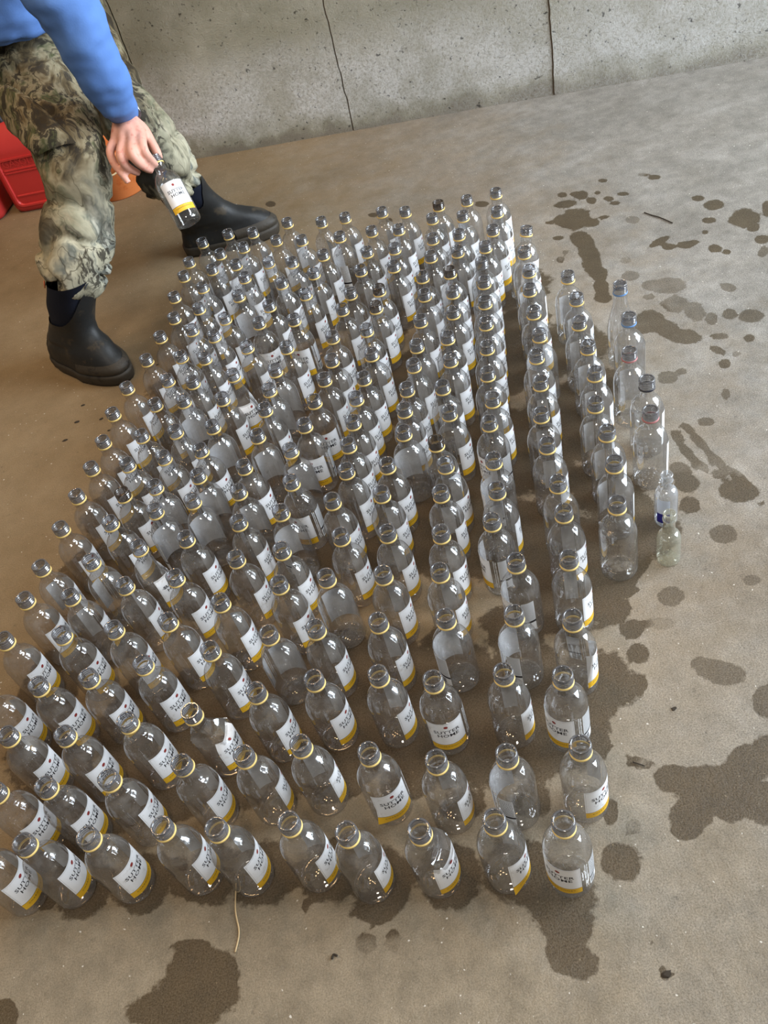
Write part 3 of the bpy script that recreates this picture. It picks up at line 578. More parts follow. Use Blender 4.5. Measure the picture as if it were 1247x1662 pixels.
(10, 2, 21, -0.64, 0.734, 62, 'std', 'y', 21),
(10, 3, 21, -0.632, 0.825, 70, 'std', 'y', 32),
(10, 4, 21, -0.591, 0.902, 58, 'std', 'y', 25),
(10, 5, 21, -0.559, 0.993, 63, 'std', 'y', 34),
(10, 6, 21, -0.549, 1.074, 107, 'std', 'y', 80),
(10, 7, 21, -0.515, 1.143, 134, 'std', 'y', 110),
(10, 8, 21, -0.482, 1.229, 69, 'std', 'y', 47),
(10, 9, 21, -0.458, 1.297, 58, 'dirtyrim', 'y', 38),
(10, 10, 21, -0.45, 1.383, 57, 'std', 'y', 38),
(10, 11, 21, -0.421, 1.461, 64, 'std', 'y', 48),
(10, 12, 21, -0.391, 1.554, 67, 'std', 'y', 53),
(10, 13, 21, -0.362, 1.629, 66, 'std', 'y', 53),
(10, 14, 21, -0.3285, 1.7042, 71, 'std', 'y', 60),
(10, 15, 21, -0.299, 1.801, 69, 'std', 'y', 60),
(10, 16, 21, -0.278, 1.8868, 70, 'std', 'y', 62),
(10, 17, 21, -0.263, 1.98, 63, 'std', 'y', 55),
(10, 18, 21, -0.234, 2.054, 59, 'std', 'y', 53),
(10, 19, 21, -0.173, 2.042, 54, 'std', 'y', 49),
(10, 20, 21, -0.146, 2.119, 66, 'std', 'y', 62),
(10, 21, 21, -0.115, 2.183, 59, 'std', 'y', 56),
(11, 1, 19, -0.676, 0.918, 68, 'std', 'y', 32),
(11, 2, 19, -0.659, 1.019, 69, 'std', 'y', 36),
(11, 3, 19, -0.631, 1.098, 65, 'std', 'y', 36),
(11, 4, 19, -0.608, 1.166, 118, 'std', 'y', 90),
(11, 5, 19, -0.577, 1.254, 63, 'std', 'y', 38),
(11, 6, 19, -0.55, 1.333, 70, 'std', 'y', 48),
(11, 7, 19, -0.524, 1.405, 63, 'std', 'y', 42),
(11, 8, 19, -0.502, 1.479, 58, 'std', 'y', 40),
(11, 9, 19, -0.483, 1.566, 58, 'std', 'y', 41),
(11, 10, 19, -0.453, 1.646, 70, 'std', 'y', 55),
(11, 11, 19, -0.408, 1.733, 59, 'std', 'y', 46),
(11, 12, 19, -0.374, 1.812, 60, 'std', 'y', 49),
(11, 13, 19, -0.339, 1.8772, 63, 'std', 'y', 52),
(11, 14, 19, -0.335, 1.974, 56, 'std', 'y', 46),
(11, 15, 19, -0.307, 2.063, 62, 'std', 'y', 53),
(11, 16, 19, -0.29, 2.127, 345, 'std', 'y', -22),
(11, 17, 19, -0.208, 2.121, 53, 'std', 'y', 47),
(11, 18, 19, -0.25, 2.212, 63, 'std', 'y', 57),
(11, 19, 19, -0.179, 2.216, 56, 'std', 'y', 51),
(12, 1, 9, 0.351, 0.913, 159, 'std', 'n', -180),
(12, 2, 9, 0.382, 1.0, 104, 'std', 'y', 125),
(12, 3, 9, 0.4, 1.075, 90, 'std', 'y', 110),
(12, 4, 9, 0.41, 1.153, 90, 'std', 'y', 110),
(12, 5, 9, 0.441, 1.234, 85, 'std', 'y', 105),
(12, 6, 9, 0.459, 1.315, 86, 'std', 'y', 105),
(12, 7, 9, 0.472, 1.396, 86, 'std', 'y', 105),
(12, 8, 9, 0.497, 1.476, 86, 'std', 'y', 105),
(12, 9, 9, 0.51, 1.561, 152, 'std', 'y', 170),
(13, 1, 5, 0.483, 1.089, 76, 'pink', 'y', 100),
(13, 2, 5, 0.511, 1.168, 71, 'black', 'y', 95),
(13, 3, 5, 0.517, 1.259, 158, 'pink', 'y', -180),
(13, 4, 5, 0.559, 1.361, 98, 'blue', 'y', 120),
(13, 5, 5, 0.572, 1.434, 70, 'tall', 'n', 92)]
def axis_lines(lo, hi, c0, c1, fine, coarse):
    a = list(np.arange(lo, c0, coarse))+list(np.arange(c0, c1, fine))+list(np.arange(c1, hi+1e-6, coarse)); return np.array(a)
gx = axis_lines(-4.5, 5.0, -1.05, 1.75, .010, .25); gy = axis_lines(-2.0, 4.5, .25, 2.75, .010, .25)
GX, GY = np.meshgrid(gx, gy); fld = np.zeros_like(GX); stg = np.zeros_like(GX)
def add_stain_shade(cx, cy, ux, uy, vx, vy, k):
    det = ux*vy-uy*vx
    if abs(det) < 1e-9: return
    dx, dy = GX-cx, GY-cy
    a = (dx*vy-dy*vx)/det; b = (-dx*uy+dy*ux)/det
    q = np.hypot(a, b); f = np.clip(1-.5*q, 0, 1)
    m = f > fld
    fld[m] = f[m]
    near = q < 1.6
    stg[near] = np.maximum(stg[near], k)
for s in STAINS:
    r = min(math.hypot(s[2], s[3]), math.hypot(s[4], s[5])); g = max(1.0, .011/max(r, 1e-4))
    g = min(g, 1.5)
    add_stain_shade(s[0], s[1], s[2]*g, s[3]*g, s[4]*g, s[5]*g, s[6])
for x, y, r in WET_SHADE: add_stain_shade(x, y, r*1.35, 0, 0, r*1.35, 1.0)  # damp round the bottle bases, widened to paint shade into the gaps
nx, ny = len(gx), len(gy)
fv = [(float(GX[j, i]), float(GY[j, i]), 0.0) for j in range(ny) for i in range(nx)]
ff = [(j*nx+i, j*nx+i+1, (j+1)*nx+i+1, (j+1)*nx+i) for j in range(ny-1) for i in range(nx-1)]
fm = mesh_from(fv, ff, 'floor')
a = fm.attributes.new('stain_shade', 'FLOAT', 'POINT'); a.data.foreach_set('value', fld.ravel().astype(np.float32))
a = fm.attributes.new('stain_shade_strength', 'FLOAT', 'POINT'); a.data.foreach_set('value', stg.ravel().astype(np.float32))
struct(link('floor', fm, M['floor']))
# ------------------------------------------------ wall: cast panels with open joints between them
def wy(x): return 3.1185-.3086*x
WD = Vector((.9555, -.2949, 0)); WN = Vector((-.2949, -.9555, 0))
def joint_wobble(z, k): return .006*noise.noise(Vector((k*3.1, 0, z*6)))+.0045*noise.noise(Vector((k, 5, z*25)))
joints = [-3.2, -2.3, -1.03, -.366, .280, .926, 1.66, 2.7, 3.9]
wv, wf = [], []
ZN = 90; HT = 2.6
for k in range(len(joints)-1):
    x0, x1 = joints[k], joints[k+1]
    base = len(wv); NXP = 6
    for iz in range(ZN+1):
        z = HT*(iz/ZN)**1.3
        g0 = .0015+joint_wobble(z, k); g1 = .0015+joint_wobble(z, k+1)
        for ix in range(NXP+3):
            if ix == 0: p = Vector((x0+g0*.8, wy(x0), z))-WN*.012
            elif ix == NXP+2: p = Vector((x1+joint_wobble(z, k+1)-.0015, wy(x1), z))-WN*.012
            else:
                t = (ix-1)/NXP; xa = x0+.0022+joint_wobble(z, k); xb = x1-.0022+joint_wobble(z, k+1)
                x = xa+(xb-xa)*t; p = Vector((x, wy(x), z))+WN*(.004*noise.noise(Vector((x*3, z*3, 2)))+(.004 if k in (5,) else 0))
            wv.append(p)
    row = NXP+3
    for iz in range(ZN):
        for ix in range(row-1):
            q = base+iz*row+ix; wf.append((q, q+1, q+1+row, q+row))
wall = struct(link('wall_back', mesh_from(wv, wf, 'wall_back'), M['wall'], smooth=False))
bk = [Vector((x, wy(x), z))-WN*.008 for x, z in ((-3.2, 0), (3.9, 0), (3.9, HT), (-3.2, HT))]
t = NT('dark_joint_filler'); co = t.coord(); t.bsdf(t.mix(t.noise(20, 4, .6, co), (.12, .085, .05), (.26, .19, .13)), .95)
struct(link('trim_1', mesh_from(bk, [(0, 1, 2, 3)], 'joint_filler'), t.m, smooth=False))
# ------------------------------------------------ bottle pieces
H = .1668; R = .0305
def lathe(prof, n=40, name='lathe', mi=None):
    vs, fs, ms = [], [], []
    for r, z in prof:
        for k in range(n):
            a = 2*PI*k/n; vs.append((r*math.cos(a), r*math.sin(a), z))
    for j in range(len(prof)-1):
        for k in range(n):
            fs.append((j*n+k, j*n+(k+1) % n, (j+1)*n+(k+1) % n, (j+1)*n+k)); ms.append(mi[j] if mi else 0)
    return mesh_from(vs, fs, name, ms)
def wine_profile():
    p, m = [], []
    def a(r, z, k=0): p.append((r, z)); m.append(k)
    a(.0005, .0065); a(.012, .0062); a(.0185, .0035); a(.0225, .0006); a(.0255, .0003); a(.0282, .0014); a(.0296, .0038); a(R-.0001, .0075); a(R, .012)
    for z in (.03, .05, .07, .09): a(R, z)
    a(R, .0930)
    for i in range(1, 11):
        t = i/10*math.radians(61); a(R*math.cos(t), .0930+.0395*math.sin(t))
    for r, z in ((.0137, .1293), (.0130, .1312), (.0127, .1340), (.0126, .1400), (.0127, .1452)): a(r, z)
    a(.0144, .1466, 1); a(.0144, .1478, 1); a(.0133, .1484, 1); a(.0133, .1512, 1)
    z = .1512
    for k in range(3):
        a(.0131, z+.0006, 1); a(.0144, z+.0013, 1); a(.0144, z+.0023, 1); a(.0131, z+.0031, 2); z += .0038
    a(.0132, .1640, 1); a(.0138, .1650, 1); a(.0139, .1660, 2); a(.0133, H-.0001, 1); a(.0120, H, 1); a(.0110, H-.0003, 2); a(.0104, H-.0014, 0); a(.0103, .158, 0); a(.0103, .150, 0); a(.0106, .1445, 0)
    return p, m
WP, WMI = wine_profile()
def tall_profile():
    p = [(.0005, .006), (.012, .0055), (.02, .002), (.0235, .0004), (.0262, .0018), (.0272, .006), (.0272, .02), (.0272, .05), (.0272, .08), (.0268, .092), (.0245, .107), (.0205, .122), (.0165, .136), (.014, .15), (.013, .162), (.0128, .170)]
    m = [0]*len(p)
    z = .172
    for k in range(4):
        p += [(.0128, z), (.0139, z+.0009), (.0139, z+.0019), (.0128, z+.0028)]; m += [1]*4; z += .0038
    p += [(.0128, .189), (.0133, .190), (.0133, .1915), (.0117, .192), (.0108, .191), (.0107, .18)]; m += [1]*6
    return p, m
def mini_profile(r, h, sh, neck):
    p = [(.0005, .004), (r*.7, .003), (r*.9, .0004), (r*.98, .002), (r, .005), (r, sh*.5), (r, sh)]
    for i in range(1, 8):
        t = i/7*PI/2*.9; p.append((neck+(r-neck)*math.cos(t), sh+(h*.17)*math.sin(t)))
    p += [(neck, sh+h*.2), (neck*.96, h*.86), (neck*1.12, h*.865), (neck*1.12, h*.885), (neck, h*.89), (neck, h*.9), (neck*1.06, h*.92), (neck, h*.94), (neck*1.06, h*.96), (neck*1.04, h*.99), (neck*.96, h), (neck*.8, h*.995), (neck*.78, h*.9)]
    return p, [0]*len(p)
def patch(a0, a1, z0, z1, r, mat, V, F, MI, n=None):
    n = n or max(2, int(abs(a1-a0)/.1)); b = len(V); nz = max(1, int((z1-z0)/.012))
    for j in range(nz+1):
        z = z0+(z1-z0)*j/nz
        for i in range(n+1):
            a = a0+(a1-a0)*i/n; V.append((r*math.sin(a), -r*math.cos(a), z))
    for j in range(nz):
        for i in range(n):
            q = b+j*(n+1)+i; F.append((q, q+1, q+n+2, q+n+1)); MI.append(mat)
def text_tris(s, size, xs=1.0, spacing=1.0, off=0.0):
    c = bpy.data.curves.new('t', 'FONT'); c.body = s; c.size = size; c.align_x = 'CENTER'; c.resolution_u = 2; c.space_character = spacing; c.offset = off
    o = bpy.data.objects.new('t', c); COL.objects.link(o)
    dg = bpy.context.evaluated_depsgraph_get(); dg.update()
    me = bpy.data.meshes.new_from_object(o.evaluated_get(dg))
    bm = bmesh.new(); bm.from_mesh(me); bmesh.ops.triangulate(bm, faces=bm.faces)
    vs = [(v.co.x*xs, v.co.y) for v in bm.verts]; fs = [tuple(v.index for v in f.verts) for f in bm.faces]
    bm.free(); bpy.data.meshes.remove(me); bpy.data.objects.remove(o); bpy.data.curves.remove(c)
    return vs, fs
def put_text(T, x0, z0, r, mat, V, F, MI):
    vs, fs = T; b = len(V)
    for x, y in vs: a = (x+x0)/R; V.append((r*math.sin(a), -r*math.cos(a), z0+y))
    for f in fs: F.append(tuple(b+i for i in f)); MI.append(mat)
T_S = text_tris('SUTTER', .0102, 1.08, 1.05, .00014); T_H = text_tris('HOME', .0102, 1.12, 1.05, .00014)
T_C = text_tris('CHARDONNAY', .0040, 1.15, 1.35); T_P = text_tris('\u00b7', .006, 1.0)
ZL0, ZW, ZL1 = .0225, .0370, .0935; AF = math.radians(54)
def front_label():
    V, F, I = [], [], []
    r0, r1, r2 = R+.00025, R+.0004, R+.00055
    patch(-AF, AF, ZL0, ZL1, R+.0001, 0, V, F, I, 22)      # plain white back of the paper
    patch(-AF, AF, ZW, ZL1, r0, 0, V, F, I, 22); patch(-AF, AF, ZL0, ZW-.0006, r0, 1, V, F, I, 22)
    patch(-AF, AF, ZW-.0007, ZW, r0, 2, V, F, I, 22)
    for sgn in (-1, 1):
        a = sgn*(AF-.05); patch(min(a, a+.008), max(a, a+.008), ZW+.002, ZL1-.0015, r1, 3, V, F, I, 1)
    patch(-AF+.05, AF-.05, ZL1-.0021, ZL1-.0018, r1, 3, V, F, I, 22)
    b = len(V)                                     # round dark red emblem
    V.append((0, -r1, .0835))
    for k in range(16):
        a = .0031*math.cos(2*PI*k/16)/R; V.append((r1*math.sin(a), -r1*math.cos(a), .0835+.0031*math.sin(2*PI*k/16)))
    for k in range(16): F.append((b, b+1+k, b+1+(k+1) % 16)); I.append(4)
    put_text(T_S, 0, .0675, r1, 2, V, F, I); put_text(T_H, .001, .0578, r1, 2, V, F, I); put_text(T_C, 0, .0297, r1, 2, V, F, I)
    return mesh_from(V, F, 'front_label', I)
def back_label():
    rnd = random.Random(3); V, F, I = [], [], []; r0, r1 = R+.00025, R+.0004
    A = AF+.17; d = math.radians
    # two columns of white print, then the dense text block, black bar and bar code
    for c in range(2):
        a = A+.03+c*.10; z = .028
        while z < .092:
            h = rnd.choice((.001, .0016, .0024)); patch(a, a+rnd.choice((.035, .05, .06)), z, z+h, r0, 0, V, F, I, 1); z += h+.0011
    a0, a1 = A+.28, A+.95
    patch(a0, a1, .0238, .092, r0, 0, V, F, I, 8)
    a = a0+.06
    while a < a1-.3:
        wd = rnd.choice((.006, .010, .015)); patch(a, a+wd, .0265, .039, r1, 1, V, F, I, 1); a += wd+rnd.choice((.007, .012))
    patch(a0, a1, .0415, .0465, r1, 1, V, F, I, 8)
    z = .049
    while z < .090:
        a = a0+.03
        while a < a1-.05:
            wd = rnd.uniform(.025, .07); patch(a, min(a+wd, a1-.03), z, z+.0013, r1, 1, V, F, I, 1); a += wd+.022
        z += .0029
    return mesh_from(V, F, 'back_label', I)
def ring_mesh(rr=.0147, z0=.1462, z1=.1492, ri=.0131, rz=0):
    return lathe([(ri, z0), (rr-.0003, z0-.0002), (rr, z0+.0006), (rr-.0001, z1-.0006), (rr-.0004, z1), (ri, z1)], 32, 'tamper_ring')
MB = lathe(WP, 44, 'bottle_body', WMI); MF = front_label(); MK = back_label(); MR = ring_mesh()
for m_, l in ((MB, ('clear', 'finish', 'rim')), (MF, ('paper', 'paper_yellow', 'ink', 'thin_line', 'red_ink')), (MK, ('white_ink', 'ink'))):
    for k in l: m_.materials.append(M[k])
def variant(me, fn):
    n = me.copy(); co = np.empty(len(n.vertices)*3, np.float32); n.vertices.foreach_get('co', co); co = co.reshape(-1, 3)
    out = np.array([fn(Vector(c.tolist())) for c in co], np.float32); n.vertices.foreach_set('co', out.ravel()); n.update(); return n
def dents(specs, tilt=(0, 0, 0)):
    """flat facets pushed into the shell: (direction, threshold, softness); tilt bends the top"""
    S = [(Vector(d).normalized(), t, k) for d, t, k in specs]
    def fn(p):
        q = p.copy(); c = Vector((0, 0, .075))
        wt = 1-max(0, min(1, (p.z-.112)/.022))
        if p.z > .005:
            for d, t, k in S:
                e = (q-c).dot(d)
                if e > t: q -= d*(e-t)*k*wt
        if tilt[2]:
            u = max(0, min(1, (p.z-.08)/.06)); u = u*u*(3-2*u)
            q.x += tilt[0]*u; q.y += tilt[1]*u; q.z += tilt[2]*u
        return q
    return fn
VAR = {
 'crushed': dents([((.35, -.75, .55), .026, 1.25), ((-.8, -.35, .5), .026, 1.2), ((.9, .2, .45), .029, 1.1), ((-.1, .9, .4), .03, 1.0)], (-.008, .004, -.004)),
 'dented': dents([((.1, -.65, .75), .030, 1.3), ((-.85, -.3, .45), .030, 1.1), ((.75, .1, .6), .036, 1.1)], (-.002, .0, -.008)),
 'dented2': dents([((.8, -.5, .3), .022, 1.2), ((-.4, -.8, .5), .027, 1.1)], (.003, .002, -.003)),
 'pinched': dents([((1, -.15, .12), .018, 1.0), ((-1, -.1, .14), .019, 1.05)], (.0, .0, .001)),
 'pinched2': dents([((.9, -.4, .2), .020, 1.0), ((-.9, .1, .2), .022, 1.0)], (.0, .0, .001)),
 'shouldered': dents([((.25, .25, .93), .036, 1.15)], (-.001, .0, -.001)),
}
VM = {k: tuple(variant(m_, f) for m_ in (MB, MF, MK)) for k, f in VAR.items()}
def peel(p):
    a = math.atan2(p.x, -p.y); u = max(0, (-a/AF-.25)/.75)*max(0, min(1, (.06-p.z)/.036)); r = math.hypot(p.x, p.y)
    k = (r+.008*u*u)/r; return Vector((p.x*k, p.y*k, p.z+.001*u*u))
VM['peeled'] = (MB, variant(MF, peel), MK)
LOOKP = 'clear bottle with label corner peeling'
MD = MB.copy(); MD.materials[1] = M['finish_dirty']; MD.materials[2] = M['finish_dirty']
TP, TMI = tall_profile(); MT = lathe(TP, 40, 'bottle_body', TMI)
MT.materials.append(M['clear']); MT.materials.append(M['finish'])
MTR = ring_mesh(.0145, .1695, .1722, .0128)
RM = {'yellow': MR}
MR.materials.append(M['yellow_ring']); MTR.materials.append(M['blue_ring'])
for c in ('pink', 'blue', 'black'):
    RM[c] = MR.copy(); RM[c].materials[0] = M[c+'_ring']
# plain tall label for the odd bottles of the outer column
def plain_label():
    V, F, I = [], [], []; patch(-.62, .62, .022, .098, R+.0003, 0, V, F, I, 14)
    return mesh_from(V, F, 'front_label', I)
MPL = plain_label(); MPL.materials.append(M['paper'])
def child(name, me, root):
    o = bpy.data.objects.new(name, me); COL.objects.link(o); o.parent = root; return o
for me in (MB, MD, MR, MT, MTR, MF, MK, MPL, *RM.values(), *[q for v in VM.values() for q in v]):
    me.polygons.foreach_set('use_smooth', [True]*len(me.polygons))
for k in ('crushed', 'dented'):       # creases stay hard
    me = VM[k][0]
    me.set_sharp_from_angle(angle=math.radians(28))
def wine_bottle(loc, rot, kind='std', lab=True):
    root = bpy.data.objects.new('wine_bottle', None); COL.objects.link(root); root.location = loc; root.empty_display_size = .02
    root.rotation_euler = rot
    if kind == 'tall':
        child('bottle_body', MT, root); child('tamper_ring', MTR, root); return root
    b, f, k = VM.get(kind, (MB, MF, MK))
    if kind == 'dirtyrim': b = MD
    child('bottle_body', b, root)
    if kind in ('pink', 'blue', 'black'):
        child('tamper_ring', RM[kind], root); child('front_label', MPL, root); return root
    if kind != 'noring':
        r = child('tamper_ring', MR, root)
        if kind == 'crushed': r.location = (-.008, .004, -.004)
        if kind == 'dented': r.location = (-.002, 0, -.008)
        if kind == 'dented2': r.location = (.003, .002, -.003)
    if lab: child('front_label', f, root); child('back_label', k, root)
    return root
ORD = ['', 'first', 'second', 'third', 'fourth', 'fifth', 'sixth', 'seventh', 'eighth', 'ninth', 'tenth', 'eleventh', 'twelfth', 'thirteenth', 'fourteenth', 'fifteenth', 'sixteenth', 'seventeenth', 'eighteenth', 'nineteenth', 'twentieth', 'twenty-first', 'twenty-second']
LOOK = {'crushed': 'crushed clear bottle with folded shoulders', 'dented': 'dented clear bottle with creased shoulder', 'dented2': 'squashed clear bottle', 'pinched': 'pinched clear bottle', 'pinched2': 'pinched clear bottle', 'dirtyrim': 'dark-rimmed clear bottle', 'noring': 'clear bottle without yellow neck ring', 'shouldered': 'flat-shouldered clear bottle', 'peeled': LOOKP}
for c, i, n, x, y, ph, kind, lab, rel in BOTTLES:
    tilt = random.Random(int(x*7919+y*104729)).uniform(-1, 1)
    o = wine_bottle((x, y, 0), (0, 0, math.radians(ph)), kind, lab == 'y')
    if c == 13:
        L = {1: 'clear bottle with dull red neck ring, nearest of the outer right column of five',
             2: 'clear bottle with black neck ring, second from the front in the outer right column',
             3: 'clear bottle with faint red neck ring, middle of the outer right column of five',
             4: 'clear bottle with blue ring and rounded shoulders, fourth in the outer right column',
             5: 'tall slender clear bottle with blue neck ring at far end of the outer right column'}[i]
    elif c == 12:
        L = 'clear bottle, %s from the front in the separate column of nine on the right' % ORD[i]
        if kind in LOOK: L = LOOK[kind]+', %s in the separate column of nine' % ORD[i]
    else:
        look = LOOK.get(kind)
        if look is None:
            a = abs(rel)
            if not lab == 'y': look = 'bare clear bottle'
            elif a <= 50: look = 'clear bottle with front label in view'
            elif a <= 88: look = 'clear wine bottle, label turned right'
            elif a <= 125: look = 'clear bottle, label at its edge'
            else: look = 'clear bottle, label facing away'
        L = '%s, %s from front, %s long column from right' % (look, ORD[i], ORD[c])
    tag(o, L, 'bottle', 'clear wine bottles standing on the floor')
# the bottle at the back right corner that leans outwards
o = wine_bottle((.468, 1.768, .0035), (math.radians(-4), math.radians(12.5), math.radians(20)))
tag(o, 'clear bottle leaning to the right at the back right corner of the block', 'bottle', 'clear wine bottles standing on the floor')
# two miniatures
def mini(loc, prof, mat, label, lab=False):
    me = lathe(prof[0], 30, 'bottle_body'); me.materials.append(M[mat]); me.polygons.foreach_set('use_smooth', [True]*len(me.polygons))
    root = empty('miniature_bottle', loc); child('bottle_body', me, root)
    if lab:
        V, F, I = [], [], []; r = .0195
        patch(-1.25, -.1, .034, .066, r+.0003, 0, V, F, I, 12); patch(-1.25, -.1, .012, .034, r+.0003, 1, V, F, I, 12)
        patch(-.55, -.40, .030, .052, r+.0005, 0, V, F, I, 3)
        lm = mesh_from(V, F, 'label', I); lm.materials.append(M['mini_band']); lm.materials.append(M['navy'])
        child('label', lm, root)
    tag(root, label, 'bottle', 'miniature bottles at the right'); return root
M['mini_band'] = plain('pale_blue_label', (.62, .70, .86), .4)
mini((.466, .986, 0), mini_profile(.0195, .112, .062, .0098), 'mini_clear', 'tiny clear bottle with navy and pale blue label behind the other miniature', True)
mini((.4335, .904, 0), mini_profile(.0195, .112, .05, .0098), 'mini_green', 'tiny yellowish bare bottle, nearest of the two miniatures at the right')
# ------------------------------------------------ the person (camouflage trousers, blue sweatshirt, rubber boots)
def crom(P, n):
    """Catmull-Rom through rows of P"""
    P = [np.array(p, float) for p in P]; P = [2*P[0]-P[1]]+P+[2*P[-1]-P[-2]]; out = []
    for i in range(1, len(P)-2):
        for k in range(n):
            t = k/n; a, b, c, d = P[i-1:i+3]
            out.append(.5*((2*b)+(-a+c)*t+(2*a-5*b+4*c-d)*t*t+(-a+3*b-3*c+d)*t**3))
    out.append(P[-2]); return out
def frames(pts):
    T = [Vector((pts[min(i+1, len(pts)-1)]-pts[max(i-1, 0)])[:3]).normalized() for i in range(len(pts))]
    u = Vector((1, 0, 0)) if abs(T[0].x) < .9 else Vector((0, 1, 0)); u = (u-T[0]*u.dot(T[0])).normalized(); fr = []
    for t in T:
        u = (u-t*u.dot(t)).normalized(); fr.append((u, t.cross(u)))
    return fr
def tube(V, F, P, n=6, seg=20, fn=None, caps=True):
    """P rows: x, y, z, radius"""
    pts = crom(P, n); fr = frames(pts); b = len(V)
    for i, (p, (u, v)) in enumerate(zip(pts, fr)):
        for k in range(seg):
            a = 2*PI*k/seg; d = u*math.cos(a)+v*math.sin(a); r = p[3]
            q = Vector(p[:3])+d*r
            if fn: q = fn(q, d, i/(len(pts)-1), a)
            V.append(q)
    m = len(pts)
    for i in range(m-1):
        for k in range(seg):
            F.append((b+i*seg+k, b+i*seg+(k+1) % seg, b+(i+1)*seg+(k+1) % seg, b+(i+1)*seg+k))
    if caps:
        c0 = len(V); V.append(Vector(pts[0][:3])); V.append(Vector(pts[-1][:3]))
        for k in range(seg):
            F.append((c0, b+(k+1) % seg, b+k)); F.append((c0+1, b+(m-1)*seg+k, b+(m-1)*seg+(k+1) % seg))
def ball(V, F, c, r3, rot=None, n=20, m=12):
    b = len(V); rot = rot or Matrix.Identity(3)
    for j in range(m+1):
        th = PI*j/m
        for k in range(n):
            a = 2*PI*k/n; V.append(Vector(c)+rot @ Vector((r3[0]*math.sin(th)*math.cos(a), r3[1]*math.sin(th)*math.sin(a), r3[2]*math.cos(th))))
    for j in range(m):
        for k in range(n): F.append((b+j*n+k, b+j*n+(k+1) % n, b+(j+1)*n+(k+1) % n, b+(j+1)*n+k))
def fuse(V, F, vox, smooth=2, name='fused'):
    me = mesh_from(V, F, name); o = bpy.data.objects.new('tmp', me); COL.objects.link(o)
    md = o.modifiers.new('r', 'REMESH'); md.mode = 'VOXEL'; md.voxel_size = vox
    if smooth:
        s = o.modifiers.new('s', 'SMOOTH'); s.iterations = smooth; s.factor = .5
    dg = bpy.context.evaluated_depsgraph_get(); dg.update()
    r = bpy.data.meshes.new_from_object(o.evaluated_get(dg)); r.name = name
    bpy.data.objects.remove(o); bpy.data.meshes.remove(me); return r
def displace(me, fn):
    n = len(me.vertices); co = np.empty(n*3, np.float32); no = np.empty(n*3, np.float32)
    me.vertices.foreach_get('co', co); me.vertex_normals.foreach_get('vector', no)
    co = co.reshape(-1, 3); no = no.reshape(-1, 3)
    d = np.array([fn(Vector(c.tolist())) for c in co], np.float32)
    me.vertices.foreach_set('co', (co+no*d[:, None]).ravel()); me.update()
def CW(px, py, d):   # a point given by its bearing from the camera station and its distance, in metres
    v = Vector(((px-623.5)/1425.26*d, -(py-831)/1425.26*d, -d)); return Vector((0, 0, 1.18187))+CM @ v
def cw(px, py, d, r): return (*CW(px, py, d), r)
person = empty('person', (-.45, 2.3, 0))
tag(person, 'person in blue sweatshirt, camouflage trousers and black rubber boots holding a bottle', 'person')
PINV = Matrix.Translation((.45, -2.3, 0))
def pchild(name, me, mat, parent=None):
    me.transform(PINV); o = link(name, me, mat, parent or person); return o
ANK, BT, KN, HP = (-.63, 2.06, .16), CW(118, 445, 2.09), CW(125, 280, 2.01), CW(15, 55, 2.12)
ANK2, BT2, KN2, HP2 = (-.248, 2.465, .16), CW(290, 300, 2.40), CW(205, 185, 2.28), CW(60, -50, 2.31)
# body
V, F = [], []
tube(V, F, [(*BT, .030), cw(124, 380, 2.06, .044), (*KN, .050), cw(80, 165, 2.03, .062), (*HP, .08)])
tube(V, F, [(*CW(276, 290, 2.385), .028), cw(262, 262, 2.36, .044), (*KN2, .050), cw(140, 80, 2.30, .062), (*HP2, .08)])
tube(V, F, [(-.55, 2.43, .72, .10), (-.50, 2.38, .84, .11), (-.42, 2.31, .98, .11), (-.345, 2.255, 1.09, .075), (-.29, 2.21, 1.18, .056), (-.25, 2.18, 1.24, .055), (-.23, 2.16, 1.28, .055)], seg=24)
HD = Matrix.Rotation(math.radians(-45), 3, 'Z') @ Matrix.Rotation(math.radians(35), 3, 'Y')     # looks down at the bottle
HC = Vector((-.18, 2.12, 1.36))
def hd(x, y, z): return HC+HD @ Vector((x, y, z))
ball(V, F, HC, (.095, .075, .11), HD); ball(V, F, hd(.03, 0, -.055), (.06, .052, .06), HD)
ball(V, F, hd(.10, 0, -.015), (.018, .012, .026), HD); ball(V, F, hd(.088, 0, -.058), (.012, .024, .007), HD); ball(V, F, hd(.08, 0, -.095), (.018, .022, .014), HD)
for s in (-1, 1):
    ball(V, F, hd(-.005, s*.076, -.01), (.017, .008, .03), HD); ball(V, F, hd(.086, s*.030, .018), (.013, .024, .007), HD); ball(V, F, hd(.083, s*.030, .0), (.011, .011, .010), HD)
# left arm resting behind the hip
tube(V, F, [(-.28, 2.30, 1.09, .05), (-.18, 2.44, 1.0, .042), (-.165, 2.58, .87, .038), (-.27, 2.62, .80, .034), (-.36, 2.60, .77, .027)])
for k in range(4): tube(V, F, [(-.345, 2.60, .785-.016*k, .011), (-.40, 2.585, .782-.017*k, .0095), (-.435+.006*k, 2.56, .78-.018*k, .008)], seg=10)
tube(V, F, [(-.34, 2.61, .795, .012), (-.36, 2.575, .82, .010), (-.385, 2.545, .825, .0085)], seg=10)
